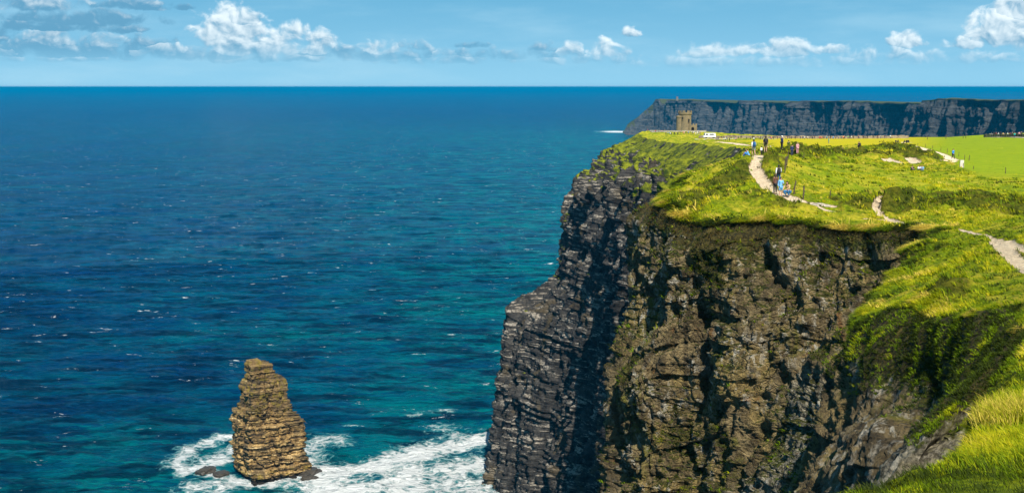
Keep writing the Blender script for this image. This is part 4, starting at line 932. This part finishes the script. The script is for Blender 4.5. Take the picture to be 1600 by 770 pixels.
# stone boundary walls along the far visitor path
def wall(px0, py0, d0, px1, py1, d1, label, h=1.0):
    a, b = at(px0, py0, d0), at(px1, py1, d1); n = 60; bm = bmesh.new(); q = None
    dx, dy = b[0] - a[0], b[1] - a[1]; L = math.hypot(dx, dy); nx, ny = -dy / L * .3, dx / L * .3
    for i in range(n + 1):
        f = i / n; x, y = a[0] + dx * f, a[1] + dy * f; z = float(ground_z(np.array([x]), np.array([y]))[0]); hh = h + .12 * math.sin(i * 2.3) + .08 * math.sin(i * 5.1)
        ring = [bm.verts.new((x + nx, y + ny, z - .6)), bm.verts.new((x - nx, y - ny, z - .6)), bm.verts.new((x - nx * .8, y - ny * .8, z + hh)), bm.verts.new((x + nx * .8, y + ny * .8, z + hh))]
        if q:
            for k in range(4): bm.faces.new((q[k], q[(k + 1) % 4], ring[(k + 1) % 4], ring[k]))
        else: bm.faces.new(ring)
        q = ring
    bm.faces.new(q); tag(bmo('stone_wall', bm, plain('flag_wall', (.26, .20, .14), .9, .4, .8), None), label, 'wall')
wall(1092, 214, 610, 1420, 216, 560, 'long low dark stone wall behind the crowd on the far cliff top', 1.2)
wall(1538, 212, 420, 1680, 210, 360, 'brown stone wall rising along the meadow skyline at the right edge', 1.0)
def strip(name, px0, py0, d0, px1, py1, d1, wd, mat):
    a, b = at(px0, py0, d0), at(px1, py1, d1); n = 80; f = np.linspace(0, 1, n)[:, None]; c = a[None, :2] * (1 - f) + b[None, :2] * f
    dx = (b - a)[:2]; nv_ = np.array((-dx[1], dx[0])) / np.linalg.norm(dx) * wd; k = np.linspace(-1, 1, 5)[None, :, None]; q = c[:, None] + nv_ * k
    z = ground_z(q[..., 0], q[..., 1]) + .08; V = np.concatenate([q, z[..., None]], 2)
    o = mesh_np(name, V.reshape(-1, 3), grid_faces(n, 5)[:, ::-1], mat); o['kind'] = 'structure'
strip('gravel_path', 1088, 215, 590, 1420, 217, 540, 2.6, plain('pale_gravel', (.50, .43, .34), .9, .12, 1))
strip('gravel_path', 1545, 213, 405, 1690, 212, 345, 1.6, plain('pale_gravel', (.50, .43, .34), .9, .12, 1))
# ------------------------------------------------------------------ people
_mc = {}
def M(name, col, rough=.8):
    if name not in _mc: _mc[name] = plain(name, col, rough, .12, 8)
    return _mc[name]
SKIN = M('skin', (.52, .30, .20), .6)
def skinned(name, V_, E_, Rr, mat, parent=None, sub=1, root=0, link=True):
    me = bpy.data.meshes.new(name); me.from_pydata([Vector(v) for v in V_], E_, []); me.materials.append(mat)
    o = bpy.data.objects.new(name, me); COL.objects.link(o)
    m = o.modifiers.new('s', 'SKIN'); m.use_smooth_shade = True
    for v, r in zip(me.skin_vertices[0].data, Rr): v.radius = (r, r) if not isinstance(r, tuple) else r
    me.skin_vertices[0].data[root].use_root = True
    o.modifiers.new('u', 'SUBSURF').levels = sub; o.modifiers['u'].render_levels = sub
    dg = bpy.context.evaluated_depsgraph_get(); ev = o.evaluated_get(dg); nm = bpy.data.meshes.new_from_object(ev, depsgraph=dg)
    bpy.data.objects.remove(o); bpy.data.meshes.remove(me)
    nm.name = name; nm.materials.clear(); nm.materials.append(mat); nm.shade_smooth()
    o = bpy.data.objects.new(name, nm); COL.objects.link(o)
    if parent: o.parent = parent
    return o
# joints for a figure 1.72 m tall, facing -Y when turned to the viewer; x = its left/right
def pose(kind):
    J = dict(pel=(0, 0, .93), wai=(0, .0, 1.06), che=(0, -.01, 1.27), nec=(0, 0, 1.46), hea=(0, -.015, 1.56), top=(0, -.01, 1.67))
    for s, q in (('l', 1), ('r', -1)):
        J['sh' + s] = (.17 * q, 0, 1.40); J['el' + s] = (.22 * q, .03, 1.13); J['wr' + s] = (.23 * q, -.05, .90)
        J['hi' + s] = (.09 * q, 0, .89); J['kn' + s] = (.10 * q, -.02, .50); J['an' + s] = (.10 * q, .02, .09); J['to' + s] = (.12 * q, -.15, .035)
    if kind == 'walk':
        J.update(knl=(.10, -.17, .51), anl=(.10, -.13, .10), tol=(.11, -.30, .05), knr=(-.10, .05, .50), anr=(-.10, .22, .16), tor=(-.11, .10, .04), ell=(.23, .12, 1.14), wrl=(.22, .10, .90), elr=(-.23, -.06, 1.13), wrr=(-.21, -.24, .98))
    if kind == 'photo':
        J.update(ell=(.25, -.10, 1.18), wrl=(.10, -.26, 1.36), elr=(-.25, -.10, 1.18), wrr=(-.10, -.26, 1.36))
    if kind == 'phone':
        J.update(ell=(.22, -.05, 1.14), wrl=(.10, -.26, 1.20))
    if kind in ('crouch', 'sit'):
        dz = -.50 if kind == 'crouch' else -.72
        for k in ('pel', 'wai', 'che', 'nec', 'hea', 'top', 'shl', 'shr', 'ell', 'elr', 'wrl', 'wrr', 'hil', 'hir'):
            a = J[k]; up = max(0, a[2] - .93); J[k] = (a[0], a[1] - up * .38 + .12, a[2] + dz - up * .06)
        if kind == 'crouch': J.update(knl=(.22, -.30, .55), anl=(.15, -.10, .10), tol=(.17, -.27, .04), knr=(-.22, -.28, .48), anr=(-.15, .02, .10), tor=(-.17, -.15, .04), wrl=(.16, -.38, .62), wrr=(-.15, -.36, .60), ell=(.26, -.20, .70), elr=(-.26, -.18, .70))
        else: J.update(knl=(.14, -.34, .42), anl=(.12, -.52, .09), tol=(.13, -.68, .05), knr=(-.14, -.32, .44), anr=(-.12, -.48, .09), tor=(-.13, -.64, .05), wrl=(.13, -.36, .44), wrr=(-.12, -.34, .46), ell=(.25, -.10, .48), elr=(-.25, -.10, .48))
    return J
def body_mesh(J, parent, mat):
    V_ = []; E_ = []; Rr = []; ix = {}
    def v(k, p, r): V_.append(p); Rr.append(r); ix[k] = len(V_) - 1; return ix[k]
    lerp = lambda a, b, f: tuple(a[i] + (b[i] - a[i]) * f for i in range(3))
    v('pel', J['pel'], (.13, .10)); v('wai', J['wai'], (.12, .09)); v('che', J['che'], (.14, .10)); v('nb', lerp(J['che'], J['nec'], .75), (.09, .07)); v('nec', J['nec'], .05); v('jaw', lerp(J['nec'], J['hea'], .7), .068); v('hea', lerp(J['hea'], J['top'], .2), .088); v('top', lerp(J['hea'], J['top'], .75), .062)
    for a, b in (('pel', 'wai'), ('wai', 'che'), ('che', 'nb'), ('nb', 'nec'), ('nec', 'jaw'), ('jaw', 'hea'), ('hea', 'top')): E_.append((ix[a], ix[b]))
    nose = v('nose', (J['hea'][0], J['hea'][1] - .105, J['hea'][2]), .013); E_.append((ix['hea'], nose))
    for s in 'lr':
        q = 1 if s == 'l' else -1
        v('sh' + s, J['sh' + s], .058); v('el' + s, J['el' + s], .042); v('wr' + s, J['wr' + s], .028)
        E_ += [(ix['nb'], ix['sh' + s]), (ix['sh' + s], ix['el' + s]), (ix['el' + s], ix['wr' + s])]
        d = np.array(J['wr' + s]) - np.array(J['el' + s]); d /= np.linalg.norm(d); side = np.cross(d, (1, 0, 0)); side /= np.linalg.norm(side) + 1e-6
        w_ = np.array(J['wr' + s]); pm_ = w_ + d * .07; v('pa' + s, tuple(pm_), (.036, .022)); E_.append((ix['wr' + s], ix['pa' + s]))
        for f_ in range(4):                                # four fingers, slightly curled, then the thumb
            o_ = side * (f_ - 1.5) * .021; L_ = (.062, .074, .070, .055)[f_]; inn = np.array((-q * .3, 0, 0))
            a = v('f%d%s' % (f_, s), tuple(pm_ + d * .03 + o_), .0095); b = v('g%d%s' % (f_, s), tuple(pm_ + d * (.03 + L_ * .6) + o_ + inn * .03), .0088); c = v('h%d%s' % (f_, s), tuple(pm_ + d * (.03 + L_ * .9) + o_ + inn * .09), .0078)
            E_ += [(ix['pa' + s], a), (a, b), (b, c)]
        a = v('t' + s, tuple(w_ + d * .05 + side * -.04), .0105); b = v('u' + s, tuple(w_ + d * .085 + side * -.062), .009); E_ += [(ix['wr' + s], a), (a, b)]
        v('hi' + s, J['hi' + s], .085); v('th' + s, lerp(J['hi' + s], J['kn' + s], .35), .080); v('kn' + s, J['kn' + s], .052); v('ca' + s, lerp(J['kn' + s], J['an' + s], .3), .052); v('an' + s, J['an' + s], .036); v('to' + s, J['to' + s], .034)
        E_ += [(ix['pel'], ix['hi' + s]), (ix['hi' + s], ix['th' + s]), (ix['th' + s], ix['kn' + s]), (ix['kn' + s], ix['ca' + s]), (ix['ca' + s], ix['an' + s]), (ix['an' + s], ix['to' + s])]
    return skinned('body', V_, E_, Rr, mat, parent)
def chain(name, J, keys, edges, rad, mat, parent):
    lerp = lambda a, b, f: tuple(a[i] + (b[i] - a[i]) * f for i in range(3))
    P_ = [J[k] if isinstance(k, str) else lerp(J[k[0]], J[k[1]], k[2]) for k in keys]
    return skinned(name, P_, edges, rad, mat, parent)
def crest(px, a, b):
    d = np.linspace(a, b, 200); w_ = at(px, 240, 1.0); z = ground_z(w_[0] * d, d); return float(d[np.argmax((z - CAMZ) / d)])
def person(px, py, rz, kind, hpx, label, topc, legc, hair, d=None, long=False, shorts=False, dress=False, sleeves=True, hat=None, group=None, pack=None, plabel=None, foot=None, smallness=1.0):
    g = gpt(px, py, d); H_ = smallness
    t_ = empty('person', g, rz, label, 'person', group); t_.scale = (H_, H_, H_); J = pose(kind)
    body_mesh(J, t_, SKIN)
    keys = ['wai', 'che', ('che', 'nec', .72), ('pel', 'wai', .3), 'shl', 'ell', ('ell', 'wrl', .85 if sleeves else .05), 'shr', 'elr', ('elr', 'wrr', .85 if sleeves else .05)]
    ed = [(0, 1), (1, 2), (0, 3), (2, 4), (4, 5), (5, 6), (2, 7), (7, 8), (8, 9)]
    chain('jacket' if sleeves else 'shirt', J, keys, ed, [(.15, .12), (.17, .13), (.11, .09), (.17, .14), .075, .058, .046, .075, .058, .046], M(*topc), t_)
    if dress:
        J2 = dict(J); mid = tuple((J['knl'][i] + J['knr'][i]) / 2 for i in range(3)); J2['mid'] = mid
        chain('skirt', J2, ['wai', 'pel', ('pel', 'mid', .45), ('pel', 'mid', .8)], [(0, 1), (1, 2), (2, 3)], [(.15, .12), (.19, .15), (.22, .18), (.25, .21)], M(*legc), t_)
    else:
        e_ = .75 if shorts else 1.0
        if shorts: ks = ['pel', 'hil', ('hil', 'knl', .8), 'hir', ('hir', 'knr', .8)]; ee = [(0, 1), (1, 2), (0, 3), (3, 4)]; rr = [(.15, .12), .10, .088, .10, .088]
        else: ks = ['pel', 'hil', 'knl', ('knl', 'anl', .9), 'hir', 'knr', ('knr', 'anr', .9)]; ee = [(0, 1), (1, 2), (2, 3), (0, 4), (4, 5), (5, 6)]; rr = [(.15, .12), .10, .070, .058, .10, .070, .058]
        chain('shorts' if shorts else 'trousers', J, ks, ee, rr, M(*legc), t_)
    for s in 'lr':
        a, b = np.array(J['an' + s]), np.array(J['to' + s]); skinned('shoe', [tuple(a + (0, .03, -.035)), tuple((a + b) / 2 - (0, 0, .01)), tuple(b)], [(0, 1), (1, 2)], [.046, .046, .040], M(*(foot or ('shoe_brown', (.06, .045, .035)))), t_)
    h = np.array(J['hea']); tp = np.array(J['top'])
    if hair:
        bm = bmesh.new(); bmesh.ops.create_uvsphere(bm, u_segments=20, v_segments=12, radius=1)
        for q in list(bm.verts):
            if q.co.y < -.35 and q.co.z < .35: bm.verts.remove(q)
        for q in bm.verts:
            zz = q.co.z * .118; 
            if long and q.co.z < 0: zz *= 2.4
            q.co = (h[0] + q.co.x * .098, h[1] + .02 + q.co.y * .112, h[2] + .045 + zz)
        ho = bmo('hair', bm, M(*hair), t_, True)
    if hat:
        bm = bmesh.new(); lathe(bm, [(.14, 0), (.145, .012), (.105, .02), (.10, .08), (.06, .12), (.01, .13)], c=(h[0], h[1], h[2] + .05), n=18); bmo('hat', bm, M(*hat), t_, True)
    if pack:
        c = (np.array(J['che']) + np.array(J['wai'])) / 2; tl = math.atan2(J['nec'][1] - J['pel'][1], J['nec'][2] - J['pel'][2])
        Rz = Matrix.Rotation(rz, 4, 'Z'); w_ = Matrix.Translation(g) @ Rz @ Matrix.Scale(H_, 4)
        b_ = empty('backpack', w_ @ Vector((0, c[1] + .23, c[2] + .05)), rz, plabel, 'backpack'); b_.rotation_euler = (-tl * 0 + 0, 0, rz); b_.scale = (H_,) * 3
        bm = bmesh.new(); box(bm, (0, 0, 0), (.33, .20, .52), 0, .82, .06); bmo('pack_body', bm, M(*pack), b_, True)
        bm = bmesh.new(); box(bm, (0, .115, -.09), (.24, .08, .24), 0, .9, .03); bmo('front_pocket', bm, M(pack[0] + '_pocket', tuple(x * .6 for x in pack[1])), b_, True)
        for q in (-1, 1):
            bm = bmesh.new(); pts = [(.10 * q, -.08, .22), (.12 * q, -.20, .27), (.125 * q, -.375, .17), (.13 * q, -.39, -.02), (.14 * q, -.20, -.20), (.12 * q, -.08, -.22)]
            prev = None
            for p_ in pts:
                r_ = [bm.verts.new((p_[0] + a_, p_[1] + b2, p_[2] + c2)) for a_, b2, c2 in ((-.022, -.006, -.006), (.022, -.006, -.006), (.022, .006, .006), (-.022, .006, .006))]
                if prev:
                    for k in range(4): bm.faces.new((prev[k], prev[(k + 1) % 4], r_[(k + 1) % 4], r_[k]))
                else: bm.faces.new(r_)
                prev = r_
            bm.faces.new(prev); bmo('strap', bm, M('strap_black', (.02, .02, .02)), b_)
    return t_
BR = ('hair_brown', (.05, .03, .015)); BK = ('hair_black', (.015, .012, .01)); LT = ('hair_fair', (.30, .20, .09))
JE = ('denim_blue', (.07, .16, .32)); DK = ('black_cloth', (.015, .016, .02)); NV_ = ('navy_cloth', (.015, .03, .10)); SK = ('sky_blue_cloth', (.16, .42, .72)); PK = ('pink_cloth', (.62, .30, .34))
TN = ('tan_cloth', (.50, .33, .15)); WH = ('white_cloth', (.78, .78, .76)); GY = ('grey_blue_cloth', (.42, .50, .56)); BB = ('bright_blue_cloth', (.0, .20, .62)); RU = ('maroon_cloth', (.12, .03, .03)); KH = ('khaki_cloth', (.32, .25, .13))
PI = math.pi
px_c = 1177.5
person(1177.5, 237, PI + .1, 'walk', 27, 'walker seen from behind with a big blue backpack and pale shorts on the path crest', WH, GY, BR, d=crest(px_c, 112, 150), shorts=True, pack=('blue_nylon', (.0, .09, .26)), plabel='big dark blue backpack worn by the walker in pale shorts on the path crest')
px_c = 1196
person(1196, 238.5, PI - .1, 'stand', 27, 'walker in a dark top and khaki shorts beside the blue backpack walker on the crest', DK, KH, BK, d=crest(px_c, 112, 150), shorts=True, pack=('dark_nylon', (.02, .015, .02)), plabel='dark rucksack on the walker in khaki shorts on the path crest', sleeves=False)
px_c = 1189.5
person(1189.5, 239, PI + .6, 'stand', 13, 'small child in a white top and black trousers between the two walkers on the crest', WH, DK, BK, d=crest(px_c, 112, 150), smallness=.56)
person(1221, 244, PI / 2 + .5, 'phone', 23, 'person in dark clothes and a white sun hat standing in rough grass', NV_, DK, BR, hat=WH)
person(1232, 233.5, PI + .2, 'stand', 12, 'small distant person in dark top and tan shorts behind the white hat person', DK, KH, BR, d=205, shorts=True)
person(1237, 252, PI - .3, 'stand', 16, 'person in navy clothes left of the one in pink below the far bank', NV_, NV_, BR, d=158, smallness=.86)
person(1245.5, 252, PI + .4, 'stand', 16, 'person in pink clothes beside the one in navy below the far bank', PK, PK, LT, d=158, smallness=.86)
person(1216, 292, PI - .05, 'walk', 34, 'man in a white shirt and jeans with a black rucksack, seen from behind', WH, JE, BK, pack=('black_nylon', (.015, .015, .02)), plabel='black rucksack on the man in white shirt and jeans')
person(1211, 302, PI + .3, 'stand', 35, 'long haired woman in a brown top and black leggings at left of the group', ('brown_cloth', (.13, .055, .03)), DK, BR, long=True)
person(1219.5, 307, .25, 'phone', 36, 'person in a loose light blue shirt and shorts with bare legs in the group', SK, SK, BK, shorts=True)
person(1231, 306, -.8, 'crouch', 33, 'woman in a tan top and blue jeans crouching beside the leaning post', TN, ('bright_denim', (.02, .17, .42)), BR, long=True, smallness=1.12)
person(1489, 249, .5, 'walk', 18, 'walker in a bright blue jacket and dark trousers near the meadow fence', BB, DK, BK, foot=WH)
person(1342, 233, -.9, 'phone', 16, 'person in black with a black bag standing beyond the middle bank', DK, DK, BR, d=215, pack=('bag_black', (.02, .02, .022)), plabel='black bag carried by the person in black beyond the middle bank')
person(1163.5, 240, PI / 2, 'sit', 8, 'left one of two people in blue sitting in the grass left of the path crest', BB, DK, BR, d=138)
person(1168.5, 240, -PI / 2, 'sit', 8, 'right one of two people in blue sitting in the grass left of the path crest', ('light_blue_cloth', (.12, .38, .68)), NV_, BR, d=138)
person(1208.5, 237, PI, 'sit', 7, 'small dark person sitting right of the walkers on the crest', DK, DK, BR, d=190)
person(1202, 237, PI + .5, 'sit', 6, 'small person in maroon sitting just behind the khaki shorts walker', RU, DK, BR, d=185)
person(1268, 233, PI, 'sit', 6, 'tiny person in tan sitting alone on the middle bank', TN, RU, BR, d=205)
person(1309, 235.5, .4, 'sit', 6, 'left one of two dark figures sitting on the middle bank', DK, DK, BR, d=205, smallness=.85)
person(1316, 235.5, .1, 'sit', 8, 'right and larger one of two dark figures sitting on the middle bank', RU, DK, BR, d=205, smallness=1.1)
person(1425, 256, .4, 'sit', 7, 'person in dark clothes sitting in rough grass left of the pair in white and blue', DK, DK, BR, d=158, smallness=.9)
person(1436, 258.5, .3, 'sit', 6, 'person in white sitting in the grass beside the one in light blue', WH, DK, BR, d=158, smallness=.85)
person(1441, 258.5, -.3, 'sit', 6, 'person in light blue sitting in the grass beside the one in white', SK, JE, BR, d=158, smallness=.85)
# distant visitors: simple small figures, one shared mesh for each pose, colours set on the object
def tiny_mesh(kind):
    J = pose(kind); V_ = [J['pel'], J['che'], J['nec'], J['hea'], J['top'], J['shl'], J['ell'], J['wrl'], J['shr'], J['elr'], J['wrr'], J['hil'], J['knl'], J['anl'], J['hir'], J['knr'], J['anr'], J['tol'], J['tor']]
    E_ = [(0, 1), (1, 2), (2, 3), (3, 4), (1, 5), (5, 6), (6, 7), (1, 8), (8, 9), (9, 10), (0, 11), (11, 12), (12, 13), (0, 14), (14, 15), (15, 16), (13, 17), (16, 18)]
    o = skinned('person', V_, E_, [(.16, .13), (.18, .14), .055, .10, .07, .08, .055, .04, .08, .055, .04, .10, .07, .045, .10, .07, .045, .04, .04], SKIN); me = o.data; bpy.data.objects.remove(o)
    me.materials.append(SKIN); me.materials.append(SKIN); me.materials.append(SKIN)
    hz, nz_ = J['pel'][2] + .02, J['nec'][2] - .02; sit = kind in ('sit', 'crouch')
    for p in me.polygons:
        z = p.center.z; y = p.center.y
        if z > nz_: p.material_index = 3 if (y > J['hea'][1] - .01 or z > J['top'][2]) else 0
        elif z > hz - (.0 if not sit else .02): p.material_index = 1
        elif abs(p.center.x) > .19 and not sit: p.material_index = 0 if z < J['wrl'][2] + .03 else 1
        else: p.material_index = 2
    return me
TM = {k: tiny_mesh(k) for k in ('stand', 'walk', 'sit', 'phone')}
RD = ('red_cloth', (.60, .05, .03)); OR = ('orange_cloth', (.75, .22, .08)); TE = ('teal_cloth', (.0, .38, .40)); GN = ('green_cloth', (.10, .45, .10)); YE = ('yellow_cloth', (.75, .60, .03)); GR_ = ('grey_cloth', (.25, .25, .26))
NAMES = {id(DK): 'black', id(NV_): 'navy', id(WH): 'white', id(RD): 'red', id(OR): 'orange', id(TE): 'teal', id(GN): 'green', id(YE): 'yellow', id(GR_): 'grey', id(PK): 'pink', id(BB): 'blue', id(TN): 'tan', id(RU): 'maroon'}
def tiny(px, d, top_, leg_, where, group, kind=None, py=216, label=None, cat='person'):
    g = gpt(px, py, d); kind = kind or random.choice(['stand', 'walk', 'stand', 'phone'])
    o = bpy.data.objects.new('person', TM[kind]); COL.objects.link(o); o.location = g; o.rotation_euler = (0, 0, random.uniform(0, 6.28)); k = random.uniform(.9, 1.05); o.scale = (k, k, k)
    for i, mm in ((1, top_), (2, leg_), (3, BK)): o.material_slots[i].link = 'OBJECT'; o.material_slots[i].material = M(*mm)
    tag(o, label or ('tiny visitor in %s %s' % (NAMES[id(top_)], where)), cat, group)
crowd = 'visitors along the far stone wall'
for k in range(46):
    px = 1120 + 265 * ((k + random.random()) / 46) ** 1.05; tiny(px, 565 + 25 * random.random() - (px - 1120) * .07, random.choice([DK, DK, NV_, DK, RU, GR_]), random.choice([DK, NV_, DK]), ('on the far gravel path ' + ('just right of the white van' if px < 1175 else 'behind the walkers on the path crest' if px < 1215 else 'behind the white hatted person' if px < 1262 else 'behind the yellow field' if px < 1330 else 'at the crowd line right end')), crowd)
for px, c, lb in ((1284, OR, None), (1281, RD, None), (1292, TE, None), (1318, OR, None), (1325, GN, None), (1330, WH, None), (1257, WH, None), (1262, WH, None), (1228, YE, None), (1205, OR, None), (1178, WH, None), (1391, WH, None), (1150, PK, None), (1302, BB, None)):
    tiny(px, 540 - (px - 1150) * .08, c, DK, 'on the gravel path along the far stone wall', crowd)
tiny(1295, 330, TE, JE, '', None, 'stand', label='small person in teal standing in front of the distant crowd, nearer than the wall')
g1 = 'visitors left of the round tower'
for px, c in ((1012, RD), (1016, WH), (1020, TN), (1024, RD), (1027, WH), (1031, GR_), (1034, PK), (1038, DK), (1041, NV_), (1045, DK)): tiny(px, 690 + random.random() * 10, c, DK, 'on the headland left of the round tower', g1)
g2 = 'visitors below the tower terrace'
for k in range(24): tiny(1040 + 55 * (k + random.random()) / 24, 660 + 12 * random.random(), random.choice([DK, NV_, GR_, WH, DK, RD, PK, BB]), DK, 'below the stone terrace of the round tower', g2)
for px, c in ((1087, WH), (1090, WH), (1093, TN)): tiny(px, 650, c, GR_, 'between the tower and the white van', 'visitors between the tower and the van')
g3 = 'visitors right of the white van'
for px, c in ((1119, DK), (1122, DK), (1125, YE), (1128, YE), (1131, WH), (1134, WH), (1137, GR_), (1140, DK)): tiny(px, 520 + random.random() * 20, c, DK, 'on the worn ground right of the white van', g3)
g4 = 'dark figures sitting at the top of the worn path'
for px in (1400, 1403, 1413, 1417, 1420): tiny(px, 330, DK, DK, 'sitting where the worn path reaches the skyline', g4, 'sit')
g5 = 'visitors along the wall at the right edge'
for k, c in enumerate((GR_, DK, RU, WH, DK, TN, DK, WH, RU, DK, OR, DK, PK, DK)): 
    tiny(1549 + 3.6 * k, 408 - k * 1.2, c, DK, 'on the path by the brown wall at the right edge', g5)
tiny(1585, 378, TE, NV_, '', None, 'stand', label='small person in teal in front of the brown wall at the right edge')
